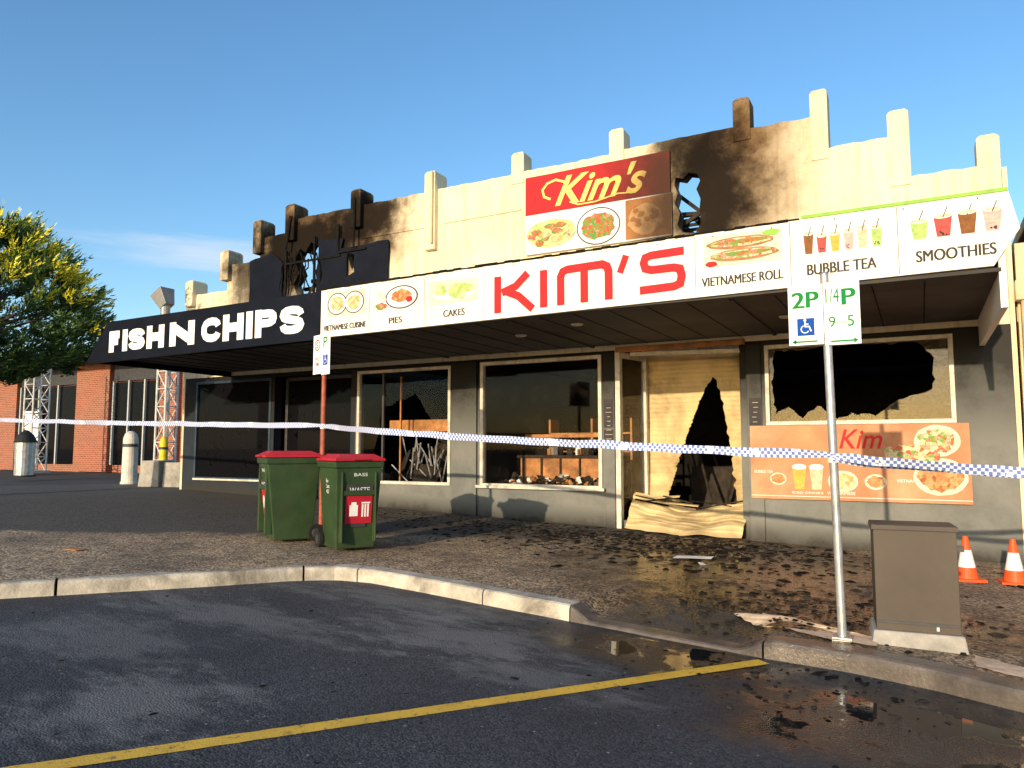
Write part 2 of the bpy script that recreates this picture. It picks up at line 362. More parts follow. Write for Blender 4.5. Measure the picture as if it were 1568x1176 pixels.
def glyph(b,ch,x0,x1,z0,z1,w,y,mat):
    a,c,d,e=x0+w/2,x1-w/2,z0+w/2,z1-w/2
    for st in GL[ch]:
        pts=[(a+(c-a)*u,d+(e-d)*v) for u,v in st]
        vert=len(pts)==2 and st[0][0]==st[1][0]
        if vert: pts=[(pts[0][0],z0),(pts[1][0],z1)]
        b.stroke(pts,w if len(st)==2 else w*.88,y,mat)
def gz(x): return .041-.0341*max(-14.,min(4.,x))
def jagline(pts,step,amp,closed=True):
    out=[]; n=len(pts)
    for i in range(n if closed else n-1):
        a=Vector(pts[i]);b=Vector(pts[(i+1)%n]); k=max(1,int((b-a).length/step)); d=(b-a).normalized(); nn=Vector((-d.y,d.x))
        for j in range(k):
            t=(j+(U(-.25,.25) if j else 0))/k; p=a+(b-a)*t+nn*(U(-amp,amp) if j else U(-amp,amp)*.4); out.append((p.x,p.y))
    return out
# ------------------------------------------------------------------ kerb line / pavement / road
KP=[(-40,-46),(-20,-16.5),(-10,-1.1),(-6.95,3.6),(-6.05,4.9),(-5.62,5.6),(-5.3,5.93),(-4.9,6.03),(-4.2,5.97),(-3.5,5.88),(-2.6,5.78),(-1.9,5.70),(-1.04,5.62),(-.5,5.62),(0.,5.53),(.5,5.36),(1.5,5.08),(5,4.5),(40,3.6)]
def yk(x):
    for a,b in zip(KP,KP[1:]):
        if x<=b[0]: t=(x-a[0])/(b[0]-a[0]); return a[1]+(b[1]-a[1])*t
    return KP[-1][1]
def sm(a,b,x):
    t=max(0,min(1,(x-a)/(b-a))); return t*t*(3-2*t)
def ramp_drop(x): return .105*sm(-2.62,-2.42,x)*(1-sm(-1.25,-.95,x))
def pz(x,y):
    t=max(0,y-yk(x)-.14); return gz(x)-ramp_drop(x)*(1-sm(0,1.05,t))
def frange(a,b,s):
    n=max(1,round((b-a)/s)); return [a+(b-a)*i/n for i in range(n)]
xs=[-900,-300,-120,-60]+frange(-40,-14,4)+frange(-14,4,1.)+[4,10,40,120,300,900]
ys=[-900,-200,-60,-20,0,10,20,40,60,120,300,900]
b=B(); W=len(xs)
for y in ys:
    for x in xs: b.v.append((x,y,gz(x)-.14))
mi=b.mi(M("ground_bitumen",(.06,.058,.055),.85,0,.25,.5,.2))
for j in range(len(ys)-1):
    for i in range(W-1): b.f.append((j*W+i,j*W+i+1,(j+1)*W+i+1,(j+1)*W+i)); b.m.append(mi)
b.make("ground")
xs=frange(-40,-14,2)+frange(-14,4,.6)+[4,10,30]; b=B(); W=len(xs)
for y in (-60,-10,0,3):
    for x in xs: b.v.append((x,min(y,yk(x)+.02),gz(x)-.13))
for x in xs: b.v.append((x,yk(x)+.05,gz(x)-.13))
mi=b.mi('road')
for j in range(4):
    for i in range(W-1): b.f.append((j*W+i,j*W+i+1,(j+1)*W+i+1,(j+1)*W+i)); b.m.append(mi)
b.make("road")
xs=[-60,-45]+frange(-40,-14,2)+frange(-14,-8,.5)+frange(-8,2,.08)+frange(2,10,1)+[10,30]
ts=[0,.12,.25,.4,.6,.85,1.2,1.8,2.6,3.6,5,8,14,26]
b=B(); W=len(xs)
for t in ts:
    for x in xs:
        y=yk(x)+.14+t
        z=gz(x)-ramp_drop(x)*(1-sm(0,1.05,t))
        z+=.006*mnoise.noise(Vector((x*.8,y*.8,0)))*(1 if t>.1 else 0)
        b.v.append((x,y,z))
mi=b.mi('pave')
for j in range(len(ts)-1):
    for i in range(W-1): b.f.append((j*W+i,j*W+i+1,(j+1)*W+i+1,(j+1)*W+i)); b.m.append(mi)
b.make("pavement",smooth=True)
b=B()
for lp in ([(-1.42,6.42),(-1.2,6.5),(-.8,6.30),(-.36,6.10),(-.33,5.84),(-.6,5.83),(-.85,5.93),(-1.15,6.15)],[(.24,6.0),(.5,5.85),(.85,5.72),(.85,5.45),(.5,5.56),(.24,5.68)]):
    J=[Vector((p[0],p[1],0)) for p in jagline(lp,.05,.018)]
    k=len(b.v); tr=tessellate_polygon([J]); mi=b.mi('slab')
    b.v+=[(q.x,q.y,pz(q.x,q.y)+.012) for q in J]
    for t in tr: b.f.append(tuple(k+a for a in t)); b.m.append(mi)
b.make("concrete_slab")
def kerbsec(b,x0,x1,mat):
    n=max(2,int((x1-x0)/.05)); P=[]
    for i in range(n+1):
        x=x0+(x1-x0)*i/n
        d=Vector((.02,yk(x+.01)-yk(x-.01))).normalized(); nn=Vector((-d.y,d.x))
        y=yk(x); z=gz(x)-ramp_drop(x)
        wob=.006*mnoise.noise(Vector((x*4,0,0))); chip=.022*max(0,mnoise.noise(Vector((x*7,4,0)))-.2)
        prof=[(-.035,gz(x)-.2),(-.03+wob,z-.035-chip),(-.018+wob+chip,z-.008-chip),(0.+chip,z+.002),(.15,z+.003),(.15,gz(x)-.25)]
        P.append([(x+nn.x*o,y+nn.y*o,zz) for o,zz in prof])
    k=len(b.v); m=b.mi(mat)
    for r in P: b.v+=r
    for i in range(n):
        for j in range(5): b.f.append((k+i*6+j,k+(i+1)*6+j,k+(i+1)*6+j+1,k+i*6+j+1)); b.m.append(m)
    b.f.append(tuple(k+j for j in range(6))); b.m.append(m)
    b.f.append(tuple(k+n*6+j for j in range(6))); b.m.append(m)
b=B(); js=[-20,-13,-10.5,-8.6,-6.72,-5.52,-5.05,-3.5,-2.6,-1.04,.7,2.4,4.2,8,20]
for a,c in zip(js,js[1:]): kerbsec(b,a+.007,c-.007,'concwet' if a>=-2.7 else 'conc')
b.make("kerb",recalc=True)
b=B()
p0=Vector((-5.1,-.42)); p1=Vector((-1.02,5.5)); d=(p1-p0); L=d.length; d.normalize(); nn=Vector((-d.y,d.x))
k=160
E=[(.055+.006*mnoise.noise(Vector((i*.5,0,0))),.055+.006*mnoise.noise(Vector((i*.5,7,0)))) for i in range(k+1)]
for i in range(k):
    a=p0+d*L*i/k; c=p0+d*L*(i+1)/k
    q=[a+nn*E[i][0],a-nn*E[i][1],c-nn*E[i+1][1],c+nn*E[i+1][0]]
    b.face([(v.x,v.y,gz(v.x)-.126) for v in q],'yline')
b.make("road_marking",merge=True)
# ------------------------------------------------------------------ shop building
SB=root("shop_building")
YF=11.1
PX=[-14.3,-13.18,-12.2,-11.26,-9.51,-7.75,-5.96,-4.14,-2.16,-1.09,-.1,.91]
PT=[5.2,5.75,6.28,6.48,6.5,6.54,6.58,6.62,6.68,6.55,6.03,5.47]
PB=[4.6,5.08,5.55,5.7,5.72,5.05,6.0,6.0,6.0,5.5,4.95,4.4]
WT=[4.87,5.42,5.9,6.17,6.18,6.19,6.2,6.24,6.16,5.66,5.06]
top=[(-14.43,2.98)]
top.append((-14.43,WT[0]))
for i,w in enumerate(WT):
    x0=PX[i] if i else -14.43; x1=PX[i+1] if i<len(WT)-1 else 1.04
    n=max(2,int((x1-x0)/.1))
    for j in range(n+1):
        top.append((x0+(x1-x0)*j/n+(.001 if j==0 else 0),w+U(-.012,.012)))
top.append((1.04,2.98))
hole1=[(-3.2,5.5),(-3.18,5.62),(-3.06,5.58),(-2.98,5.66),(-2.84,5.62),(-2.80,5.5),(-2.86,5.38),(-2.80,5.22),(-2.82,5.05),(-2.8,4.85),(-2.88,4.70),(-3.08,4.73),(-3.16,4.86),(-3.12,5.05),(-3.2,5.2),(-3.15,5.36)]
hole2=[(-11.2,5.3),(-11.05,5.52),(-10.9,5.42),(-10.75,5.62),(-10.55,5.5),(-10.5,5.2),(-10.62,5.0),(-10.55,4.7),(-10.8,4.5),(-11.1,4.55),(-11.22,4.8),(-11.05,5.0)]
hole3=[(-9.75,5.2),(-9.6,5.33),(-9.5,5.2),(-9.55,5.0),(-9.66,4.92),(-9.72,5.05)]
b=B(); b.poly([top,hole1,hole2,hole3],YF,YF+.24,'parapet'); b.make("parapet_wall",SB)
b=B()
for x,t,bt in zip(PX,PT,PB):
    fl = x<-7
    y0=YF-(.11 if fl else .02); w=.125+U(-.008,.008)
    b.box(x-w,x+w,y0,YF+.30,bt,t-.05,'parapet')
    b.frustum((x-w,x+w,y0,YF+.30),(x-.085,x+.085,y0+.04,YF+.26),t-.05,t,'parapet')
b.make("parapet_pillars",SB,bevel=.014)
b=B()
b.box(-7.6,-5.9,YF-.02,YF-.002,5.52,5.56,'parapet'); b.box(-9.4,-7.88,YF-.02,YF-.002,5.50,5.54,'parapet')
b.make("parapet_moulding",SB)
def rect(x0,x1,z0,z1): return [(x0,z0),(x1,z0),(x1,z1),(x0,z1)]
b=B()
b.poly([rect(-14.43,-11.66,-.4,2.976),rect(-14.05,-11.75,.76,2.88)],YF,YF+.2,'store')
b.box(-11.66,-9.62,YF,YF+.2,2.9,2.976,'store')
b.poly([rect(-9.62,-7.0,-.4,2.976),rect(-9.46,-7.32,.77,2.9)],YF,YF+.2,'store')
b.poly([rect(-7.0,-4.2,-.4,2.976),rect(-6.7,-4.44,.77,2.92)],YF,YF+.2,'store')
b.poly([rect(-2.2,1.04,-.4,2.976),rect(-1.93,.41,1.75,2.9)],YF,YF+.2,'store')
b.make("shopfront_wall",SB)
b=B(); b.box(-7.26,-6.76,YF-.05,YF-.002,-.2,2.95,'store'); b.box(-4.38,-4.22,YF-.03,YF-.002,-.2,2.95,'store'); b.box(-2.19,-1.98,YF-.03,YF-.002,-.2,2.95,'store')
b.make("shopfront_pilasters",SB,bevel=.01)
def frame(b,x0,x1,z0,z1,w,y0,y1,mat,sill=False):
    b.box(x0,x1,y0,y1,z0,z0+w,mat); b.box(x0,x1,y0,y1,z1-w,z1,mat)
    b.box(x0,x0+w,y0+.002,y1-.002,z0+w,z1-w,mat); b.box(x1-w,x1,y0+.002,y1-.002,z0+w,z1-w,mat)
    if sill: b.box(x0-.05,x1+.05,y0-.06,y0-.002,z0-.02,z0+.03,mat)
b=B()
frame(b,-6.7,-4.44,.77,2.92,.06,YF-.03,YF+.07,'alum',True)
frame(b,-9.46,-7.32,.77,2.9,.055,YF-.02,YF+.07,'alum')
b.box(-8.86,-8.82,YF-.01,YF+.05,.83,2.84,'darkfr')
frame(b,-1.93,.41,1.75,2.9,.055,YF-.03,YF+.07,'alum')
frame(b,-14.05,-11.75,.76,2.88,.05,YF-.02,YF+.07,'fishfr')
b.box(-14.05,-11.75,YF-.035,YF-.022,.74,.78,'alum')
frame(b,-11.66,-9.62,.2,2.9,.07,YF+.3,YF+.4,'darkfr'); b.box(-10.68,-10.6,YF+.3,YF+.4,.3,2.85,'darkfr')
b.make("window_frames",SB,bevel=.004)
b=B()
b.box(-14.,-11.8,YF+.02,YF+.03,.8,2.84,'glassd')
b.box(-11.6,-10.7,YF+.34,YF+.35,.3,2.85,'glassd'); b.box(-10.58,-9.68,YF+.34,YF+.35,.3,2.85,'glassd')
b.box(-6.65,-4.49,YF+.02,YF+.028,.82,2.87,'glass')
b.poly([rect(-9.4,-7.38,.83,2.84),jagline([(-9.1,1.0),(-7.7,.95),(-7.5,1.5),(-8.1,2.4),(-8.9,2.2)],.12,.04)],YF+.02,YF+.028,'glass')
w2=jagline([(-1.84,2.3),(-1.82,2.6),(-1.78,2.82),(-.9,2.835),(.0,2.82),(.2,2.6),(.16,2.2),(-.05,2.12),(-.35,2.0),(-.52,1.86),(-.8,1.9),(-1.0,1.83),(-1.25,2.02),(-1.45,1.84),(-1.62,2.0),(-1.80,1.9)],.06,.025)
b.poly([rect(-1.875,.355,1.805,2.845),w2],YF+.02,YF+.028,'shard')
b.make("window_glass",SB)
b=B()
b.box(-14.3,.9,16.6,16.75,-.3,4.0,'black'); b.box(-14.35,-14.2,YF+.24,16.6,-.3,4.8,'black'); b.box(.85,1.0,YF+.24,16.6,-.3,4.4,'black')
b.box(-7.1,-6.95,YF+.2,16.6,-.3,3.0,'black'); b.box(-14.2,-10.9,YF+.25,16.5,3.05,3.12,'black'); b.box(-9.4,.8,YF+.25,16.5,3.05,3.12,'black')
b.box(-12.0,-11.8,YF+.2,16.6,-.3,3.0,'black')
for i in range(15):
    x0=-14.2+i; b.face([(x0,YF+.2,gz(x0)+.03),(x0+1,YF+.2,gz(x0+1)+.03),(x0+1,16.6,gz(x0+1)+.03),(x0,16.6,gz(x0)+.03)],'black')
b.make("interior_shell",SB)
b=B()
b.box(-14.5,-14.44,YF,17,-.3,4.8,'parapet'); b.box(1.045,1.1,YF+.01,17,-.3,5,'parapet'); b.box(-14.4,1.0,16.8,17,-.3,4.2,'parapet')
b.make("side_walls",SB)
b=B()
for i in range(12):
    x=-3.6+i*.1
    if i%3==0: b.box(x,x+.05,YF+.4,15,5.0,5.1,'char')
T=Matrix.Translation((-3.0,YF+.5,5.25))
for a in (-.5,.1,.75): b.box(-.7,.7,-.02,.03,-.03,.03,'char',T@Matrix.Rotation(a,4,'Y')@Matrix.Translation((0,a*.3,a*.15-.1)))
for k in range(6): b.box(-3.5,-2.5,YF+.5+k*.06,YF+.53+k*.06,4.72+.1*k,4.77+.1*k,'char')
for k in range(4): b.box(-11.6,-10.2,YF+.5+k*.2,YF+.54+k*.2,4.6+.22*k,4.68+.22*k,'char')
T=Matrix.Translation((-10.85,YF+.35,5.0)); b.box(-.6,.6,0,.05,-.03,.03,'char',T@Matrix.Rotation(-.9,4,'Y'))
b.make("charred_rafters",SB)
b=B()
b.poly([jagline([(-12.45,4.5),(-12.45,5.42),(-11.75,5.48),(-11.5,5.3),(-11.45,4.5)],.15,.02)],YF-.05,YF-.03,'navy')
b.poly([jagline([(-10.52,4.4),(-10.5,5.62),(-9.85,5.56),(-9.9,5.36),(-8.72,5.38),(-8.72,4.45)],.2,.02),jagline([(-9.75,4.8),(-9.55,4.85),(-9.55,5.2),(-9.72,5.25)],.1,.02)],YF-.06,YF-.035,'navy')
for x,z0,z1 in ((-11.38,4.4,5.5),(-10.6,4.4,5.7),(-9.98,5.3,5.85)): b.box(x,x+.04,YF-.09,YF-.05,z0,z1,'black')
b.box(-11.4,-9.9,YF-.085,YF-.055,5.2,5.24,'black')
for i in range(9):
    x=-11.4+i*.11; p=Vector((x,YF-.08,5.35+U(-.1,.1)))
    for k in range(5):
        q=p+Vector((U(-.08,.08),U(-.04,.04),-U(.08,.2))); b.cyl(p,q,.018,.012,'black',5); p=q
b.box(-9.95,-9.25,YF-.1,YF-.07,5.26,5.3,'black',Matrix.Identity(4))
b.cyl((-9.51,YF-.13,6.3),(-9.5,YF-.15,5.3),.03,.02,'black',6)
b.cyl((-11.2,YF-.13,6.2),(-11.3,YF-.15,5.5),.03,.02,'black',6)
b.make("burnt_sign_panels",SB)
b=B(); b.cyl((-7.68,YF-.14,6.5),(-7.68,YF-.14,5.15),.025,.025,'creamp',8); b.make("conduit",SB)
b=B()
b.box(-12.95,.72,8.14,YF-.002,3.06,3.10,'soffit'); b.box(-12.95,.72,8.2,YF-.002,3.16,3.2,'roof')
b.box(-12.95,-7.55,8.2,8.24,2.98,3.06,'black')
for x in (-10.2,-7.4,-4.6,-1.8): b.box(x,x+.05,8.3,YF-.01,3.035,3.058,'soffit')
for i in range(28):
    x=-12.6+i*.47; b.box(x,x+.012,8.25,YF-.01,3.052,3.0595,'black')
b.box(.70,.76,8.15,YF-.005,2.72,3.5,'white')
b.face([(-12.96,8.15,2.95),(-12.96,YF,2.95),(-12.96,YF,3.5),(-12.96,8.15,3.6)],'navy')
for x,y in ((-5.0,9.4),(-3.9,8.9),(-1.4,9.6)): b.cyl((x,y,3.05),(x,y,3.03),.09,.07,'alum',16)
b.cyl((-12.9,9.4,3.2),(-12.9,9.4,4.3),.09,.09,'roof',14)
T=Matrix.Translation((-12.9,9.4,4.28))@Matrix.Rotation(-.5,4,'Y'); b.frustum((-.10,.10,-.10,.10),(-.17,.17,-.16,.16),-.1,.24,'roof',T)
b.make("awning",SB,bevel=.004)
# ------------------------------------------------------------------ fascia signs
FS=root("shop_fascia_sign")
def fz(x): return .0095*(x+7.6)
YS=8.10
b=B(); b.poly([[(-7.62,3.03),(.66,3.11),(.88,3.44),(.80,3.82),(-7.62,3.73)]],YS,YS+.06,'white'); b.make("sign_panel",FS,bevel=.004)
b=B()
for x in (-6.72,-5.78,-4.85,-2.12,-1.12,-.12): b.box(x,x+.006,YS-.0015,YS-.0005,3.05+fz(x),3.72+fz(x),'grey')
n=60
for i in range(n):
    x0=-7.62+(6.6)*i/n; x1=-7.62+6.6*(i+1)/n
    b.box(x0,x1,YS-.012,YS+.05,3.733+fz(x0)+U(-.008,.003),3.748+fz(x0)+U(0,.018),'black')
b.box(-1.0,.8,YS-.012,YS+.05,3.80,3.835,'green')
for i in range(14): b.cyl((-7.5+i*.62,YS-.004,3.69+fz(-7.5+i*.62)),(-7.5+i*.62,YS+.001,3.69+fz(-7.5+i*.62)),.008,.008,'grey',8)
b.make("sign_trim",FS)
y=YS-.004
b=B()
def S(pts,w=.1): b.stroke([(x,z) for x,z in pts],w,y,'red')
S([(-4.64,3.13),(-4.64,3.60)],.10)
S([(-4.21,3.60),(-4.38,3.45),(-4.58,3.385)],.10); S([(-4.50,3.39),(-4.34,3.32),(-4.14,3.14)],.10)
S([(-3.99,3.145),(-3.99,3.61)],.10)
S([(-3.76,3.15),(-3.76,3.50),(-3.73,3.56),(-3.67,3.58),(-3.22,3.59),(-3.16,3.56),(-3.14,3.50),(-3.14,3.16)],.10); S([(-3.45,3.155),(-3.45,3.55)],.10)
S([(-2.92,3.66),(-3.0,3.46)],.08)
S([(-2.24,3.63),(-2.62,3.62),(-2.69,3.60),(-2.71,3.54),(-2.69,3.475),(-2.62,3.45),(-2.36,3.45),(-2.29,3.43),(-2.27,3.35),(-2.29,3.26),(-2.36,3.235),(-2.76,3.225)],.095)
b.make("brand_letters",FS)
for body,x0,x1,z0,z1 in (("VIETNAMESE CUISINE",-7.56,-6.78,3.12,3.2),("PIES",-6.37,-6.15,3.135,3.22),("CAKES",-5.47,-5.14,3.15,3.24),
    ("VIETNAMESE ROLL",-2.05,-1.2,3.19,3.29),("BUBBLE TEA",-.96,-.32,3.2,3.31),("SMOOTHIES",.03,.68,3.215,3.325)):
    for k in range(3): text(body,x0+.004*k,x1+.004*k,z0,z1,y-.0006*k,'grey',FS,"caption_"+body.split()[-1].lower()+("" if k==0 else "_bold%d"%k),0,dz=fz(x1)-fz(x0))
cols=dict(strb=(.6,.08,.07),mango=(.75,.38,.08),choc=(.22,.09,.03),green=(.35,.5,.15),pink=(.75,.38,.34),milk=(.62,.48,.32))
CM={k:M("drink_"+k,c,.6,0,.25,20,0,spec=.1) for k,c in cols.items()}
def picture(b,x0,x1,z0,z1,kind,y,seq=None):
    cx=(x0+x1)/2;cz=(z0+z1)/2;w=(x1-x0)/2;h=(z1-z0)/2
    d=.0012
    if kind=='bowl':
        b.face([(x0,y,z0),(x1,y,z0),(x1,y,z1),(x0,y,z1)],'pbg')
        for k in (-1,1):
            b.disc(cx+k*w*.45,cz,w*.52,h*.9,y-d,'grey'); b.disc(cx+k*w*.45,cz,w*.47,h*.82,y-2*d,'plate'); b.disc(cx+k*w*.45,cz,w*.34,h*.6,y-3*d,'f1',24,.12)
            b.stroke([(cx+k*w*.2,cz-h*.3),(cx+k*w*.8,cz+h*.7)],.008,y-4*d,'timber')
    elif kind=='pie':
        b.disc(cx+w*.2,cz,w*.72,h*.95,y-d,'grey'); b.disc(cx+w*.2,cz,w*.66,h*.85,y-2*d,'plate'); b.disc(cx+w*.2,cz+h*.1,w*.42,h*.55,y-3*d,'f2',20,.15)
        b.disc(cx-w*.7,cz-h*.6,w*.25,h*.3,y-3*d,'f5',18,.2); b.disc(cx+w*.55,cz-h*.25,w*.14,h*.25,y-4*d,'red',12,.1)
        b.stroke([(cx-w*.9,cz+h*.5),(cx-w*.6,cz+h*.2),(cx-w*.55,cz-h*.2)],.06,y-d,'pbg')
    elif kind=='cake':
        b.face([(x0,y,z0),(x1,y,z0),(x1,y,z1),(x0,y,z1)],'pbg')
        b.disc(cx,cz-h*.2,w*.85,h*.55,y-d,'plate')
        for i in range(10): b.disc(cx+U(-.6,.6)*w,cz+U(-.45,.4)*h,w*.22,h*.34,y-d*(2+i*.5),'f3',16,.2)
    elif kind=='roll':
        b.face([(x0,y,z0),(x1,y,z0),(x1,y,z1),(x0,y,z1)],'pbg')
        for k,m in ((.38,'f4'),(-.38,'f4')):
            b.disc(cx-.05*k,cz+h*k,w*.88,h*.38,y-d,'timber',26,.05); b.disc(cx-.05*k,cz+h*k+h*.03,w*.82,h*.26,y-2*d,'f4',30,.1); b.disc(cx-.05*k,cz+h*k+h*.06,w*.74,h*.15,y-3*d,'f5',34,.2)
        b.disc(cx+w*.75,cz+h*.75,w*.2,h*.2,y-4*d,'green',18,.2); b.disc(cx-w*.8,cz-h*.8,w*.16,h*.18,y-4*d,'red',14,.1)
    elif kind=='drinks':
        nn=len(seq)
        b.face([(x0,y,z0),(x1,y,z0),(x1,y,z1),(x0,y,z1)],'plate')
        for i in range(nn):
            xx=x0+(x1-x0)*(i+.5)/nn; ww=w/nn*.78; hh=h*U(.8,1.0); m=CM[seq[i]]; zb=cz-h*.92
            b.face([(xx-ww*.7,y-d,zb),(xx+ww*.7,y-d,zb),(xx+ww,y-d,zb+hh*1.45),(xx-ww,y-d,zb+hh*1.45)],m)
            for q in range(5): b.disc(xx+U(-.4,.4)*ww,zb+U(.1,.35)*h,ww*.14,ww*.14,y-1.8*d,'grey' if i%2 else m,8)
            b.disc(xx,zb+hh*1.48,ww*1.05,h*.2,y-2.5*d,'plate',14); b.disc(xx,zb+hh*1.46,ww*.9,h*.1,y-3.5*d,CM['milk'],14)
            b.stroke([(xx,cz+h*.3),(xx+ww*.5,cz+h*.95)],.008,y-4*d,'grey')
b=B(); y=YS-.003
picture(b,-7.50,-6.80,3.32,3.68,'bowl',y); picture(b,-6.62,-5.85,3.32,3.66,'pie',y); picture(b,-5.70,-4.93,3.33,3.64,'cake',y)
picture(b,-2.02,-1.20,3.40,3.75,'roll',y); picture(b,-1.0,-.24,3.41,3.71,'drinks',y,['choc','strb','mango','pink','milk','green']); picture(b,-.03,.77,3.43,3.73,'drinks',y,['green','strb','choc','pink'])
b.make("food_pictures",FS,recalc=False)
FC=root("fish_and_chips_sign")
b=B(); b.poly([[(-13.3,2.95),(-7.63,3.01),(-7.63,3.72),(-12.7,3.68)]],YS+.005,YS+.06,'navy'); b.make("sign_panel",FC,bevel=.004)
y=YS
b=B()
for ch,x0,x1,w in (('F',-12.62,-12.26,.14),('I',-12.24,-12.10,.14),('S',-12.08,-11.62,.13),('H',-11.58,-11.12,.145),('N',-10.98,-10.36,.16),
    ('C',-10.20,-9.73,.14),('H',-9.69,-9.22,.145),('I',-9.17,-9.02,.145),('P',-8.97,-8.49,.14),('S',-8.45,-7.94,.14)):
    g=(x0+12.6)/4.6*.07
    glyph(b,ch,x0,x1,3.12,3.50+g,w,y,'ltr')
b.make("lettering",FC)
# ------------------------------------------------------------------ wall sign
WS=root("wall_sign")
def burnt(col,name,c=(-3.2,11.05,5.5),sc=(.8,1,.55),r=(.15,1.15)):
    m,nt,bb=nmat(name); p=pos(nt); nz=noise(nt,p,2.5,5,.7)
    o=mixc(nt,math_(nt,'MULTIPLY',masksphere(nt,p,c,sc,r[0],r[1],nz,.6),.95),col,(.03,.014,.006))
    nt.links.new(o,bb.inputs['Base Color']); bb.inputs['Roughness'].default_value=.6; bb.inputs['Specular IOR Level'].default_value=.15; return m
MT['sred']=burnt((.5,.02,.025),"scorched_red_panel",(-3.2,11.05,5.4),(.62,1,.5)); MT['sgold']=burnt((.9,.66,.18),"scorched_gold_letter",(-3.2,11.05,5.4),(.75,1,.5),(.1,1.0))
MT['splate']=burnt((.72,.70,.66),"scorched_white_panel",(-3.2,11.05,5.2),(1,1,.6),(.1,1.0))
b=B()
b.box(-5.78,-3.23,YF-.06,YF-.002,4.70,5.38,'splate')
b.poly([jagline([(-5.78,5.382),(-3.25,5.382),(-3.25,6.05),(-5.78,6.05)],.4,.004)],YF-.06,YF-.002,'sred')
yy=YF-.063
b.disc(-5.3,5.02,.46,.24,yy,'f3',26,.03); 
for i in range(14): b.disc(-5.3+U(-.36,.36),5.0+U(-.15,.15),U(.05,.13),U(.04,.07),yy-.001*(i+1),random.choice(['f4','f5','f1']),14,.2)
b.disc(-4.45,5.02,.38,.31,yy,'grey'); b.disc(-4.45,5.02,.36,.29,yy-.001,'plate'); b.disc(-4.45,5.02,.29,.22,yy-.002,'f5',28,.12)
MT['scorchfood']=burnt((.42,.18,.06),"scorched_food",(-3.2,11.05,5.1),(.8,1,.6),(.1,.9)); MT['scorchfood2']=burnt((.6,.36,.16),"scorched_food_dish",(-3.2,11.05,5.1),(.8,1,.6),(.1,.9))
b.box(-3.98,-3.24,YF-.066,YF-.0625,4.72,5.36,'scorchfood'); b.disc(-3.66,5.02,.28,.24,yy-.005,'scorchfood2',24,.1)
for i in range(12): b.disc(-3.66+U(-.2,.2),5.02+U(-.15,.15),.05,.04,yy-.007-.0005*i,'scorchfood',12,.2)
b.make("panel",WS)
text("Kim's",-5.22,-3.62,5.46,5.98,yy-.006,'sgold',WS,"script_lettering",.02,.45)
b=B(); b.stroke([(-5.30,5.60),(-5.42,5.66),(-5.45,5.78),(-5.36,5.88),(-5.2,5.92),(-5.0,5.84)],.04,yy-.008,'sgold'); b.stroke([(-4.95,5.50),(-4.8,5.43),(-4.5,5.43),(-4.1,5.50),(-3.8,5.47)],.022,yy-.008,'sgold'); b.make("swash",WS)
# ------------------------------------------------------------------ menu poster
MP=root("menu_poster")
b=B(); b.box(-2.15,.54,YF-.06,YF-.035,.72,1.745,'orangec')
yy=YF-.064
for x,z,r in ((-1.78,1.0,.10),(-.95,.98,.17),(-.55,.98,.12),(.18,1.52,.24),(.2,1.06,.28)):
    b.disc(x,z,r*1.1,r*.85,yy,'pbg',26,.02); b.disc(x,z,r*.9,r*.65,yy-.001,random.choice(['f4','f2','f1']),24,.15)
for i,x in enumerate((-1.5,-1.28)):
    m=[CM['mango'],CM['milk']][i]
    b.face([(x-.06,yy-.002,.86),(x+.06,yy-.002,.86),(x+.09,yy-.002,1.16),(x-.09,yy-.002,1.16)],m); b.disc(x,1.17,.095,.04,yy-.003,'plate',14)
b.box(-2.15,.54,YF-.063,YF-.061,.76,.768,'plate')
for i in range(5): b.disc(-.35+i*.12,1.35+U(-.03,.03),.09,.12,yy-.001*i,'f4',16,.2)
b.make("panel",MP)
text("Kim",-.98,-.45,1.42,1.68,yy,'red',MP,"script",.01,.3)
text("BUBBLE TEA",-2.1,-1.85,1.08,1.12,yy,'ltr',MP,"caption_a"); text("VIETNAMESE",-1.15,-.8,.8,.84,yy,'ltr',MP,"caption_b"); text("VIETNAMESE",-.3,0.0,.98,1.02,yy,'ltr',MP,"caption_c"); text("ICED DRINKS",-1.6,-1.2,.8,.83,yy,'ltr',MP,"caption_d")
b=B(); b.box(-4.40,-4.24,YF-.036,YF-.031,1.75,2.2,'grey'); b.box(-4.40,-4.24,YF-.036,YF-.031,1.45,1.72,'grey')
b.box(-2.16,-1.99,YF-.036,YF-.031,1.75,2.15,'grey')
for k in range(9): b.box(-4.38+U(0,.05),-4.30+U(0,.05),YF-.038,YF-.0365,1.5+.07*k,1.505+.07*k,'pbg')
for k in range(5): b.box(-2.14+U(0,.05),-2.06+U(0,.05),YF-.038,YF-.0365,1.8+.07*k,1.805+.07*k,'pbg')
b.make("blackboard_menus",SB)
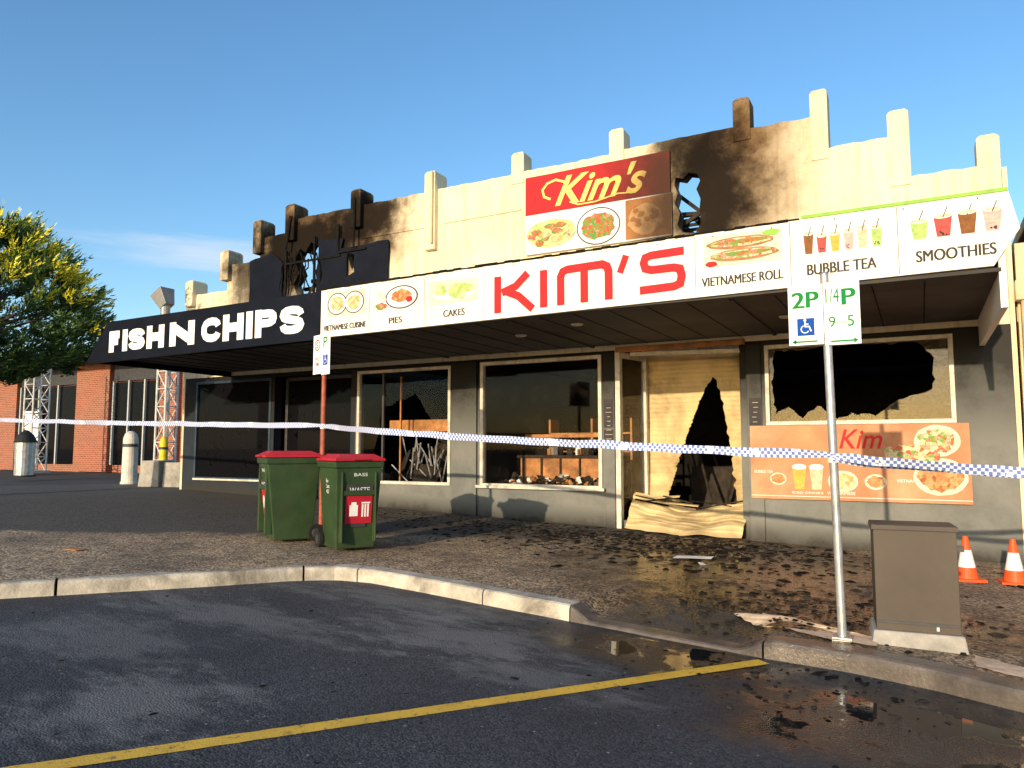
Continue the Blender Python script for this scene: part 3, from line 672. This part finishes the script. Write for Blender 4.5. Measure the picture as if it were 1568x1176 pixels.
# ------------------------------------------------------------------ doorway with roller shutter
b=B()
b.box(-4.03,-2.33,11.85,12.05,2.93,3.05,'alum')
def wallseg(b,p,q,z0,z1,w,mat):
    d=(Vector(q)-Vector(p)); L=d.length; a=math.atan2(d.y,d.x)
    b.box(0,L,-w/2,w/2,z0,z1,mat,Matrix.Translation((p[0],p[1],0))@Matrix.Rotation(a,4,'Z'))
pA=(-4.17,11.15); pB=(-3.98,11.85)
wallseg(b,pA,pB,.1,.3,.06,'alum'); wallseg(b,pA,pB,2.86,2.95,.06,'alum')
b.box(-4.21,-4.13,YF-.02,YF+.1,.1,3.0,'alum'); b.box(-4.02,-3.94,11.8,11.9,.1,2.95,'alum')
b.box(-4.2,-2.2,YF-.025,YF+.05,2.94,3.02,'timber')
b.box(-4.0,-2.3,YF+.1,YF+.2,2.86,2.92,'alum',Matrix.Translation((-3.1,0,2.9))@Matrix.Rotation(.03,4,'Y')@Matrix.Translation((3.1,0,-2.9)))
b.box(-2.33,-2.2,YF+.2,12.05,-.2,3.0,'store')
b.make("door_surround",SB,bevel=.004)
b=B(); wallseg(b,pA,pB,.3,2.86,.008,'glass'); b.make("side_light_glass",SB)
SH=root("roller_shutter")
b=B(); mi=b.mi('shutter'); NR=200; NCc=16
z0=.45; z1=2.93
def edges(z):
    t=max(0,min(1,(2.56-z)/1.97)); 
    if t<=0: return -2.88,-2.88
    n=.04*mnoise.noise(Vector((z*9,3,0)))+.025*mnoise.noise(Vector((z*30,1,0)))
    return -2.88-.72*(t**.75)+n, -2.88+.38*(t**.6)+.04*mnoise.noise(Vector((z*11,9,0)))
for side in (0,1):
    k=len(b.v)
    for r in range(NR+1):
        z=z0+(z1-z0)*r/NR; l,rr=edges(z)
        xa,xb=((-4.0,l) if side==0 else (rr,-2.34))
        for c in range(NCc+1):
            x=xa+(xb-xa)*c/NCc
            de=abs((xb if side==0 else xa)-x); t=max(0,min(1,(2.52-z)/1.93))
            push=.22*t*math.exp(-de/.16)+ .10*max(0,.9-z)
            yv=11.95-push+.011*abs(math.sin(z*math.pi/.075))+.015*mnoise.noise(Vector((x*3,z*3,0)))
            b.v.append((x,yv,z-.05*push))
    for r in range(NR):
        for c in range(NCc):
            a=k+r*(NCc+1)+c; b.f.append((a,a+1,a+NCc+2,a+NCc+1)); b.m.append(mi)
b.make("slats",SH)
b=B(); mi=b.mi('shutter')
NX,NT=50,80
for i in range(NT+1):
    t=i/NT
    for j in range(NX+1):
        s=j/NX; x=-4.05+1.75*s
        base=gz(x)+.03
        z=base+.46*t**.9*(1-.35*math.sin(s*math.pi)**2)+.05*mnoise.noise(Vector((s*5,t*3,2)))+.06*(1-s)*t
        y=11.0+.55*t+.2*math.sin(s*math.pi)*(-1)*(1-t)+.014*abs(math.sin(t*math.pi*8))
        b.v.append((x+.05*t*(s-.5),y+.05*mnoise.noise(Vector((s*7,t*5,0))),z))
for i in range(NT):
    for j in range(NX):
        a=i*(NX+1)+j; b.f.append((a,a+1,a+NX+2,a+NX+1)); b.m.append(mi)
for q in range(9):
    x=U(-3.9,-2.6); z=.55+U(0,.12); a=U(-.22,.22)
    b.box(-U(.2,.45),U(.2,.45),-.03,.03,-.008,.008,('shutter','char','black')[q%3],Matrix.Translation((x,U(11.3,11.7),z))@Matrix.Rotation(a,4,'Y')@Matrix.Rotation(U(-.4,.4),4,'X'))
b.make("fallen_curtain",SH)
# ------------------------------------------------------------------ interior fittings
b=B()
b.box(-6.55,-4.7,12.3,12.9,.3,1.25,'timber'); b.box(-6.6,-4.65,12.25,12.95,1.25,1.30,'char')
for k in range(3): b.box(-6.5,-4.8,13.4,13.8,1.0+.35*k,1.03+.35*k,'timber')
for x in (-6.5,-5.6,-4.8): b.box(x,x+.04,13.4,13.8,.3,2.0,'timber')
b.box(-6.4,-4.6,12.2,12.25,1.62,1.68,'timber')
for k in range(5): b.box(-6.5+.38*k,-6.47+.38*k,12.26,12.29,.6,1.25,'char')
for i in range(90):
    x=U(-6.6,-4.5); s=U(.02,.06); b.box(-s,s,-s*.5,s*.5,-s*.6,s*.6,random.choice(['paper','timber','char','char','black']),Matrix.Translation((x,U(11.2,12.2),.8+U(0,.15)))@Matrix.Rotation(U(0,3),4,'X')@Matrix.Rotation(U(0,3),4,'Y'))
for i in range(30):
    x=U(-6.5,-4.8); s=U(.03,.09); b.box(-s,s,-s*.6,s*.6,-s,s,random.choice(['timber','char','black','galv']),Matrix.Translation((x,U(12.3,12.8),1.32+s*.8))@Matrix.Rotation(U(0,3),4,'Z'))
b.box(-6.65,-4.5,11.25,12.2,.55,.8,'char')
b.make("counter_and_shelves",SB)
b=B()
b.box(-9.3,-7.4,11.9,11.95,1.75,1.98,'timber'); b.box(-9.3,-7.4,11.6,12.3,.3,.75,'char')
b.box(-8.75,-8.72,11.5,11.53,.8,2.8,'timber')
for i in range(26):
    p=Vector((U(-8.7,-7.8),U(11.5,12.1),U(.7,1.0))); q=p+Vector((U(-.35,.35),U(-.2,.2),U(.3,.8))); b.cyl(p,q,.013,.013,'galv',6)
for i in range(6):
    p=Vector((U(-8.8,-7.8),U(11.5,12.1),U(.9,1.4))); b.box(-.2,.2,-.2,.2,-.01,.01,'char',Matrix.Translation(p)@Matrix.Rotation(U(.5,1.6),4,'X')@Matrix.Rotation(U(-1,1),4,'Y'))
b.make("tangled_chairs",SB)
b=B()
for i in range(12):
    p=Vector((U(-3.9,-2.4),U(12.3,14.5),U(.2,.5))); q=p+Vector((U(-.7,.7),U(-.5,.5),U(.0,1.3))); b.cyl(p,q,.03,.02,'char',6)
b.box(-1.5,0.2,13.2,13.6,.3,1.9,'char'); b.box(-3.7,-2.4,13.6,14.4,.1,1.1,'char')
b.make("burnt_fittings",SB)
# ------------------------------------------------------------------ right hand neighbour
NB=root("neighbouring_brick_shop")
b=B(); b.box(1.35,9,11.25,17,-.4,4.3,'brick'); b.box(1.12,9,11.15,11.24,3.0,3.2,'creamp'); b.box(1.3,9.1,11.15,17.1,4.3,4.45,'creamp')
b.box(1.13,1.34,11.12,11.3,-.3,4.0,'creamp')
b.box(2.2,4.5,11.2,11.248,.7,2.6,'glassd')
b.cyl((1.2,11.02,3.3),(1.2,11.02,0),.045,.045,'creamp',12); b.box(1.1,1.32,10.95,11.1,3.25,3.5,'creamp')
b.make("walls",NB,bevel=.01)
# ------------------------------------------------------------------ wheelie bins
def wheelie(loc,ang,name="wheelie_bin"):
    r=root(name,(loc[0],loc[1],gz(loc[0])),(0,0,ang)); r.scale=(1.,1.,1.06)
    b=B()
    b.frustum((-.23,.23,-.24,.22),(-.275,.275,-.34,.30),.03,.90,'bin')
    b.frustum((-.29,.29,-.36,.33),(-.295,.295,-.365,.335),.90,.97,'bin')
    b.box(-.20,.20,-.342,-.30,.60,.66,'bin')
    for x in (-.2,.2): b.box(x-.012,x+.012,-.352,-.26,.10,.86,'bin')
    b.box(-.2,.2,.22,.27,.05,.16,'bin')
    b.make("body",r,bevel=.022)
    b=B()
    b.frustum((-.305,.305,-.385,.34),(-.30,.30,-.38,.335),.975,1.005,'lid'); b.frustum((-.28,.28,-.36,.30),(-.20,.20,-.27,.2),1.005,1.05,'lid')
    b.box(-.10,.10,-.41,-.37,.985,1.0,'lid')
    b.box(-.24,-.16,.31,.42,.96,1.02,'lid'); b.box(.16,.24,.31,.42,.96,1.02,'lid')
    b.make("lid",r,bevel=.016)
    b=B(); b.cyl((-.27,.41,.97),(.27,.41,.97),.017,.017,'bin',12)
    for x in (-.26,.26): b.box(x-.015,x+.015,.30,.42,.95,.99,'bin')
    b.cyl((-.27,.25,.10),(.27,.25,.10),.01,.01,'galv',8)
    b.make("handle",r)
    b=B()
    for s in (-1,1):
        b.cyl((s*.245,.26,.10),(s*.295,.26,.10),.10,.10,'rubber',24); b.cyl((s*.296,.26,.10),(s*.302,.26,.10),.055,.05,'darkfr',16)
    b.make("wheels",r,bevel=.008)
    def fy(z): return -.24-.10*(z-.03)/.87-.003
    b=B()
    def lab(x0,x1,z0,z1,mat,o): b.face([(x0,fy(z0)-o,z0),(x1,fy(z0)-o,z0),(x1,fy(z1)-o,z1),(x0,fy(z1)-o,z1)],mat)
    lab(-.15,.17,.30,.60,'lid',.012); lab(-.15,.17,.60,.72,'grey',.012); lab(-.1,.1,.26,.298,'grey',.012)
    lab(-.10,0,.38,.50,'ltr',.014); lab(-.08,-.02,.50,.53,'ltr',.014)
    for k in range(3): lab(.045+k*.033,.066+k*.033,.37,.51,'ltr',.014)
    lab(.04,.145,.515,.53,'ltr',.014)
    b.make("label",r,recalc=False)
    t=text("WASTE",-.11,.13,.63,.69,0,'ltr',r,"label_text",0)
    for v in t.data.vertices: v.co.y=fy(v.co.z)-.015
    t=text("BASS",-.06,.10,.81,.845,0,'ltr',r,"council_name",.0)
    for v in t.data.vertices: v.co.y=fy(v.co.z)-.004
    t=text("Bass\nCoast\n4032",-.06,.06,.62,.78,0,'ltr',r,"number",.0)
    for v in t.data.vertices:
        x,z=v.co.x,v.co.z; v.co=(-.23-.045*(z-.03)/.87-.004, -x-.02, z)
    return r
wheelie((-5.98,6.90),math.radians(90-30)); wheelie((-6.98,6.95),math.radians(90-122),"wheelie_bin.001")
# ------------------------------------------------------------------ parking signs
def wheelchair(b,cx,cz,s,y,mat='ltr'):
    b.disc(cx-.02*s,cz+.36*s,.07*s,.07*s,y,mat,14)
    b.stroke([(cx-.02*s,cz+.27*s),(cx-.01*s,cz+.02*s),(cx+.18*s,cz+.02*s),(cx+.28*s,cz-.25*s)],.07*s,y,mat)
    b.stroke([(cx+.0*s,cz+.15*s),(cx+.16*s,cz+.15*s)],.05*s,y,mat)
    b.stroke([(cx-.02*s+.2*s*math.cos(a),cz-.12*s+.2*s*math.sin(a)) for a in [math.radians(110+i*22) for i in range(11)]],.05*s,y,mat)
PS=root("parking_sign",(-.55,5.93,gz(-.55)))
b=B(); b.cyl((0,0,-.05),(-.035,0,2.66),.030,.030,'galv',18); b.cyl((-.035,0,2.66),(-.035,0,2.675),.033,.02,'galv',18)
b.box(-.065,.065,-.06,.06,0,.024,'galv'); b.make("pole",PS)
b=B(); sx=-.29; zb=2.13; zt=2.58
b.box(sx,sx+.243,-.045,-.040,zb,zt,'signw'); b.box(sx+.249,sx+.492,-.045,-.040,zb-.012,zt+.005,'signw')
b.box(-.09,.02,-.040,-.02,2.22,2.25,'galv'); b.box(-.09,.02,-.040,-.02,2.46,2.49,'galv')
y=-.047
b.box(sx+.06,sx+.18,y,y+.0015,2.20,2.33,'signb'); wheelchair(b,sx+.118,2.265,.14,y-.002)
b.stroke([(sx+.04,2.155),(sx+.20,2.155)],.012,y,'signg'); b.face([(sx+.02,y,2.155),(sx+.05,y,2.175),(sx+.05,y,2.135)],'signg')
b.stroke([(sx+.29,2.145),(sx+.45,2.145)],.012,y,'signg'); b.face([(sx+.475,y,2.145),(sx+.445,y,2.165),(sx+.445,y,2.125)],'signg')
b.make("plates",PS,recalc=False)
for k in range(3):
    sfx="" if k==0 else "_bold%d"%k; o=.006*k; yk_=y-.0008*k
    text("2P",sx+.025+o,sx+.205+o,2.41,2.53,yk_,'signg',PS,"text_2p"+sfx); text("P",sx+.37+o,sx+.455+o,2.41,2.53,yk_,'signg',PS,"text_p"+sfx)
text("ONLY",sx+.07,sx+.17,2.17,2.19,y,'signg',PS,"text_only",.0)
text("1/4",sx+.262,sx+.355,2.43,2.54,y,'signg',PS,"text_quarter",.0)
text("9",sx+.28,sx+.325,2.25,2.33,y,'signg',PS,"text_9",.004); text("AM-PM",sx+.33,sx+.40,2.27,2.29,y,'signg',PS,"text_am",.0); text("5",sx+.405,sx+.45,2.25,2.33,y,'signg',PS,"text_5",.004)
PS2=root("parking_sign.001",(-6.6,7.1,gz(-6.6)))
b=B(); b.cyl((0,0,-.05),(0,0,2.62),.028,.028,'rustpole',16); b.make("pole",PS2)
e=root("plate_mount"); e.parent=PS2; e.rotation_euler=(0,0,math.radians(-20))
b=B(); b.box(-.22,.0,-.045,-.04,2.10,2.60,'signw'); b.box(.004,.224,-.045,-.04,2.08,2.62,'signw')
y=-.047; b.box(.05,.17,y,y+.0015,2.2,2.33,'signb'); wheelchair(b,.11,2.265,.14,y-.002)
b.stroke([(-.11+.065*math.cos(t),2.47+.065*math.sin(t)) for t in [i*math.pi/8 for i in range(17)]],.015,y,'red')
b.make("plates",e,recalc=False)
text("P",.05,.16,2.43,2.56,y,'signg',e,"text_p",.01); text("S",-.14,-.085,2.43,2.51,y,'grey',e,"text_s",.006); text("ANY\nTIME",-.17,-.05,2.2,2.32,y,'red',e,"text_time",.002)
# ------------------------------------------------------------------ utility cabinet
UC=root("utility_cabinet",(-.08,6.2,gz(-.1)),(0,0,math.radians(6)))
b=B(); b.frustum((-.31,.29,-.22,.24),(-.29,.27,-.20,.22),-.03,.10,'plinth'); b.make("plinth",UC,bevel=.012)
b=B(); b.box(-.27,.25,-.18,.19,.102,.80,'box'); b.frustum((-.285,.265,-.20,.21),(-.28,.26,-.19,.20),.802,.835,'box'); b.box(-.265,.245,-.186,-.181,.15,.17,'darkfr')
b.box(.10,.12,-.195,-.182,.12,.15,'galv')
b.box(.252,.262,-.1,.1,.2,.7,'box'); b.box(.251,.30,-.13,-.10,.66,.70,'box'); b.make("cabinet",UC,bevel=.008)
# ------------------------------------------------------------------ cones
def cone(x,y,name,a):
    b=B(); b.box(-.14,.14,-.14,.14,0,.025,'cone'); 
    prof=[(.105,.025),(.085,.14),(.065,.24),(.05,.32),(.035,.40),(.025,.46)]
    for (r0,z0),(r1,z1),m in zip(prof,prof[1:],('cone','reflect','reflect','cone','cone')): b.cyl((0,0,z0),(0,0,z1),r0,r1,m,24,cap=(m=='cone' and z1>.45))
    b.make(name,None,(x,y,gz(x)),(0,0,a))
cone(.37,9.4,"traffic_cone",.3); cone(.80,9.5,"traffic_cone.001",.1)
# ------------------------------------------------------------------ police tape
mt,nt,bb=nmat("police_tape_film")
tc=N(nt,"ShaderNodeTexCoord"); ck=N(nt,"ShaderNodeTexChecker"); ck.inputs['Scale'].default_value=1
ck.inputs['Color1'].default_value=(.70,.73,.80,1); ck.inputs['Color2'].default_value=(.12,.18,.48,1)
nt.links.new(tc.outputs['UV'],ck.inputs[0])
wv=N(nt,"ShaderNodeTexNoise"); wv.inputs['Scale'].default_value=.12; nt.links.new(tc.outputs['UV'],wv.inputs[0])
o=mixc(nt,ramp(nt,wv.outputs['Fac'],.60,.61),ck.outputs[0],(.66,.70,.78)); nt.links.new(o,bb.inputs['Base Color']); bb.inputs['Roughness'].default_value=.4
PTp=root("police_tape")
def tape(p,q,sag,name,w=.07,tw=0.):
    p=Vector(p);q=Vector(q);n=220;L=(q-p).length;vs=[];fs=[]
    side=(q-p).cross(Vector((0,0,1))).normalized()
    for i in range(n+1):
        t=i/n; c=p.lerp(q,t)-Vector((0,0,sag*4*t*(1-t))); a=.7*mnoise.noise(Vector((t*L*.9,tw,0)))+tw*math.sin(t*math.pi*2)
        up=Vector((0,0,math.cos(a)))+side*math.sin(a); wob=.012*mnoise.noise(Vector((t*14,5+tw,0)))
        ww=w*(1-.5*max(0,1-min(t,1-t)*25))*(1+.15*mnoise.noise(Vector((t*L*2,8,0)))); vs+= [tuple(c+up*ww/2+Vector((0,0,wob))),tuple(c-up*ww/2+Vector((0,0,wob)))]
    me=bpy.data.meshes.new(name); 
    fs=[(2*i,2*i+2,2*i+3,2*i+1) for i in range(n)]; me.from_pydata(vs,[],fs); ul=me.uv_layers.new()
    for pl in me.polygons:
        i=pl.index
        for li,(tt,vv) in zip(pl.loop_indices,((i,3),(i+1,3),(i+1,0),(i,0))): ul.data[li].uv=(tt/n*L/(w/3)+.001,vv+.001)
    me.materials.append(mt); ob=bpy.data.objects.new(name,me); COL.objects.link(ob); ob.parent=PTp
tape((-15.7,7.55,1.98),(-6.6,7.06,1.71),.02,"span_tree_to_sign")
tape((-6.6,7.06,1.70),(-.57,5.89,1.375),.03,"span_between_signs",tw=.1)
tape((-.57,5.89,1.36),(2.6,6.4,1.22),.05,"span_to_right",tw=.3)
tape((-.57,5.885,1.34),(3.2,8.4,1.3),.1,"span_to_shop",tw=.6)
b=B()
for (x,y,z) in ((-.57,5.93,1.35),(-6.6,7.1,1.70)): b.cyl((x,y,z-.03),(x,y,z+.03),.036,.036,'ltr',14)
b.make("knots",PTp)
# ------------------------------------------------------------------ debris
b=B()
ms=['black','black','char','black','char']
def chunk(x,y,s,z=None,m=None):
    z=(gz(x) if y>yk(x)+.1 else gz(x)-.13) if z is None else z
    T=Matrix.Translation((x,y,z+s*.08))@Matrix.Rotation(U(0,6.3),4,'Z')@Matrix.Rotation(U(-.3,.3),4,'X')
    a,c,h=s*U(.4,1),s*U(.3,.8),s*U(.04,.16)
    b.frustum((-a,a,-c,c),(-a*U(.3,.9),a*U(.3,.9),-c*U(.3,.9),c*U(.3,.9)),-h,h,m or random.choice(ms),T)
for i in range(1900):
    x=random.gauss(-2.9,1.6); y=random.gauss(9.8,.95)
    if y<11.0 and y>yk(x)+1.2: chunk(x,y,abs(random.gauss(0,.035))+.008)
for i in range(600):
    x=random.gauss(-.9,.6); y=random.gauss(6.7,.55)
    if y>yk(x)+.2: chunk(x,y,abs(random.gauss(0,.02))+.006,pz(x,y)+.008)
for i in range(320):
    x=U(-7,1.5); y=U(1,5.5)
    if y<yk(x)-.1: chunk(x,y,abs(random.gauss(0,.009))+.004)
for i in range(220):
    x=random.gauss(-.8,.6); y=random.gauss(5.1,.4)
    if y<yk(x)-.05: chunk(x,y,abs(random.gauss(0,.016))+.005)
for i in range(700):
    x=U(-9,-3); y=random.gauss(10.1,.45)
    if y<11: chunk(x,y,U(.01,.05))
for i in range(9):
    x=U(-5,-.5); y=U(8.3,10.5); chunk(x,y,U(.05,.10),m=random.choice(['paper','char','black','char']))
T=Matrix.Translation((-2.4,8.8,gz(-2.4)+.02))@Matrix.Rotation(.3,4,'Z'); b.face([tuple(T@Vector(q)) for q in ((-.24,-.05,0),(-.02,-.09,.01),(.2,-.04,0),(.24,.05,.02),(.05,.07,.005),(-.18,.08,.015))],'paper')
T=Matrix.Translation((-8.15,4.95,gz(-8.15)+.01)); b.box(-.12,.12,-.06,.06,-.003,.003,'timber',T)
b.make("burnt_debris",recalc=False)
# ------------------------------------------------------------------ conifer tree
TR=root("conifer_tree",(-15.9,7.5,gz(-15.9)))
b=B(); b.cyl((0,0,-.1),(.02,.02,2.2),.18,.13,'bark',10); b.cyl((.02,.02,2.2),(.0,0,5.0),.13,.03,'bark',8)
for i in range(44):
    z=U(2.2,4.6); a=U(0,6.283); L=(1.5 if z<3.6 else .9)*U(.7,1.1); q=Vector((math.cos(a)*L,math.sin(a)*L,z+U(.1,.5))); b.cyl((0,0,z-.2),q,.045,.01,'bark',6)
b.make("trunk",TR)
b=B(); ids=[b.mi('leafd'),b.mi('leafm'),b.mi('leafy')]
def crownr(z):
    t=(z-2.1)/3.3
    if t<0 or t>1: return 0
    return 2.35*(math.sin(min(1,t/.3)*math.pi/2)**.6 if t<.3 else (1-((t-.3)/.7)**1.8)**.75)
for s in range(560):
    z=U(2.2,5.15); a=U(0,6.283); rr=crownr(z)*(U(.3,1.0)**.5)
    c=Vector((math.cos(a)*rr,math.sin(a)*rr,z))
    outd=Vector((math.cos(a),math.sin(a),U(.0,.55))).normalized()
    shell=rr/max(.01,crownr(z)); topness=(z-2.2)/3.0
    gold= (topness>.45 and R()<.65) or (shell>.85 and R()<.12)
    side=outd.cross(Vector((0,0,1))).normalized()
    for fg in range(8):
        ang=U(-.75,.75); fd=(outd*math.cos(ang)+side*math.sin(ang)+Vector((0,0,U(.0,.45)))).normalized()
        FL=U(.35,.7)*(1-.3*abs(ang)); st=c-outd*.2
        for l in range(15):
            t=(l+R())/15; rad=.055*(1-t)+.012
            off=Vector((U(-1,1),U(-1,1),U(-1,1)))*rad
            p=st+fd*(t*FL)+Vector((0,0,.10*t*t))+off
            d=(fd+off.normalized()*.55+Vector((0,0,.2))).normalized(); ln=U(.07,.13); w=U(.012,.02)
            sd=d.cross(Vector((U(-1,1),U(-1,1),U(-1,1)))).normalized()*w
            k=len(b.v); b.v+=[tuple(p-sd),tuple(p+sd),tuple(p+sd*.3+d*ln),tuple(p-sd*.3+d*ln)]
            b.f.append((k,k+1,k+2,k+3))
            b.m.append(ids[2] if gold and t>.35 and R()<.85 else (ids[1] if t>.45 and R()<.65 else ids[0]))
b.make("foliage",TR,recalc=False)
# ------------------------------------------------------------------ far left buildings & street items
BB=root("brick_building")
gl=gz(-30)
b=B()
b.box(-60,-26,20.3,32,gl-.2,5.2,'brick')
b.box(-60,-25.7,18.4,32.2,5.2,5.5,'darkfr')
for x0,x1 in ((-33.4,-31.0),(-39.8,-38.2),(-27.6,-26.6),(-46,-44)): b.box(x0,x1,20.0,20.298,gl-.1,5.19,'brick')
for x0,x1 in ((-38.1,-33.5),(-30.9,-27.7),(-43.9,-39.9)):
    b.box(x0,x1,20.22,20.296,gl+.2,4.3,'glassd'); b.box(x0,x1,20.15,20.29,4.35,5.15,'darkfr')
    n=3
    for i in range(n+1):
        x=x0+(x1-x0)*i/n; b.box(x-.04,x+.04,20.12,20.21,gl+.2,4.35,'bldgw')
b.box(-37.5,-36.2,20.05,20.12,1.6,3.2,'ltr')
b.make("walls",BB)
b=B(); b.box(-41,-33,34,44,gl,8.6,'bldgw'); b.box(-41.2,-32.8,33.8,44.2,8.6,8.9,'blueroof'); b.box(-41,-33,33.9,33.99,7.0,8.0,'blueroof'); b.make("pale_building")
def mast(x,y,h,w,name):
    b=B(); z0=gz(x)
    cs=[(-w/2,-w/2),(w/2,-w/2),(w/2,w/2),(-w/2,w/2)]
    for cx,cy in cs: b.cyl((cx,cy,0),(cx,cy,h),.035,.035,'boll',8)
    n=int(h/.55)
    for i in range(n):
        za=h*i/n; zb=h*(i+1)/n
        for j in range(4):
            p=cs[j];q=cs[(j+1)%4]; 
            if i%2: p,q=q,p
            b.cyl((*p,za),(*q,zb),.02,.02,'boll',6); b.cyl((*p,za),(*q,za),.018,.018,'boll',6)
    b.box(-w*.7,w*.7,-w*.7,w*.7,-.05,.04,'galv'); b.make(name,None,(x,y,z0))
mast(-20.6,15.2,4.4,.42,"lattice_mast"); mast(-31.0,17.0,4.6,.62,"lattice_mast.001")
def bollard(x,y,r,h,name,mat='boll'):
    b=B(); b.cyl((0,0,0),(0,0,h*.86),r,r*.95,mat,20,cap=False); b.cyl((0,0,h*.86),(0,0,h*.95),r*.95,r*.75,mat,20,cap=False); b.cyl((0,0,h*.95),(0,0,h),r*.75,r*.3,mat,20)
    b.cyl((0,0,h*.7),(0,0,h*.76),r*1.02,r*1.02,'darkfr',20,cap=False); b.cyl((0,0,0),(0,0,.06),r*1.12,r*1.1,mat,20)
    b.make(name,None,(x,y,gz(x)))
bollard(-17.9,12.2,.19,1.35,"concrete_bollard"); bollard(-18.9,13.9,.12,1.25,"yellow_bollard",'yellow')
b=B(); b.frustum((-.3,.3,-.3,.3),(-.26,.26,-.26,.26),0,.62,'plinth'); b.frustum((.36,.9,-.25,.25),(.38,.86,-.22,.22),0,.58,'plinth'); b.make("concrete_block",None,(-16.1,11.7,gz(-16)),(0,0,.2),bevel=.02)
LB=root("litter_bin",(-25.5,13.7,gz(-25)))
b=B(); b.cyl((0,0,.05),(0,0,1.1),.28,.30,'galv',20); b.cyl((0,0,1.1),(0,0,1.35),.34,.22,'rubber',20); b.cyl((0,0,1.35),(0,0,1.5),.22,.05,'rubber',20); b.make("body",LB)
b=B(); b.cyl((0,0,0),(0,0,.05),.33,.33,'rubber',20); b.make("base",LB)
# ------------------------------------------------------------------ light, world, camera
EL=math.radians(11); AZ=math.radians(1.5)
d=Vector((math.sin(AZ)*math.cos(EL),math.cos(AZ)*math.cos(EL),-math.sin(EL)))
sl=bpy.data.lights.new("sun",'SUN'); sl.energy=5.0; sl.angle=math.radians(.5); sl.color=(1,.80,.53)
so=bpy.data.objects.new("sun",sl); COL.objects.link(so); so.rotation_euler=d.to_track_quat('-Z','Y').to_euler(); so.location=(0,-20,20)
w=bpy.data.worlds.new("World"); SC.world=w; w.use_nodes=True; nt=w.node_tree; bg=nt.nodes["Background"]
sk=N(nt,"ShaderNodeTexSky"); sk.sky_type='NISHITA'; sk.sun_disc=False; sk.sun_elevation=EL; sk.sun_rotation=math.radians(180)+AZ
sk.air_density=1.0; sk.dust_density=.8; sk.ozone_density=2.4
hs=N(nt,"ShaderNodeHueSaturation"); hs.inputs['Saturation'].default_value=1.15; hs.inputs['Value'].default_value=2.1; nt.links.new(sk.outputs[0],hs.inputs['Color'])
tc=N(nt,"ShaderNodeTexCoord"); g=tc.outputs['Generated']
mp=N(nt,"ShaderNodeMapping"); mp.inputs['Scale'].default_value=(3,3,26); nt.links.new(g,mp.inputs[0])
cn=noise(nt,mp.outputs[0],2.6,6,.6)
cl=math_(nt,'MULTIPLY',masksphere(nt,g,(-.755,.61,.235),(6.5,6.5,34),.1,1.0,cn,1.3),.5)
o=mixc(nt,cl,hs.outputs[0],(7.,7.2,7.5))
nt.links.new(o,bg.inputs[0]); bg.inputs[1].default_value=.13
cam=bpy.data.cameras.new("camera"); cam.sensor_width=36; cam.lens=36*1141/1568; cam.clip_start=.05; cam.clip_end=3000
co=bpy.data.objects.new("camera",cam); COL.objects.link(co); co.location=(0,0,1.42)
co.rotation_euler=(math.radians(90)+math.atan(99/1141),0,math.radians(28.7)); SC.camera=co
SC.view_settings.view_transform='Standard'; SC.view_settings.look='None'; SC.view_settings.exposure=0
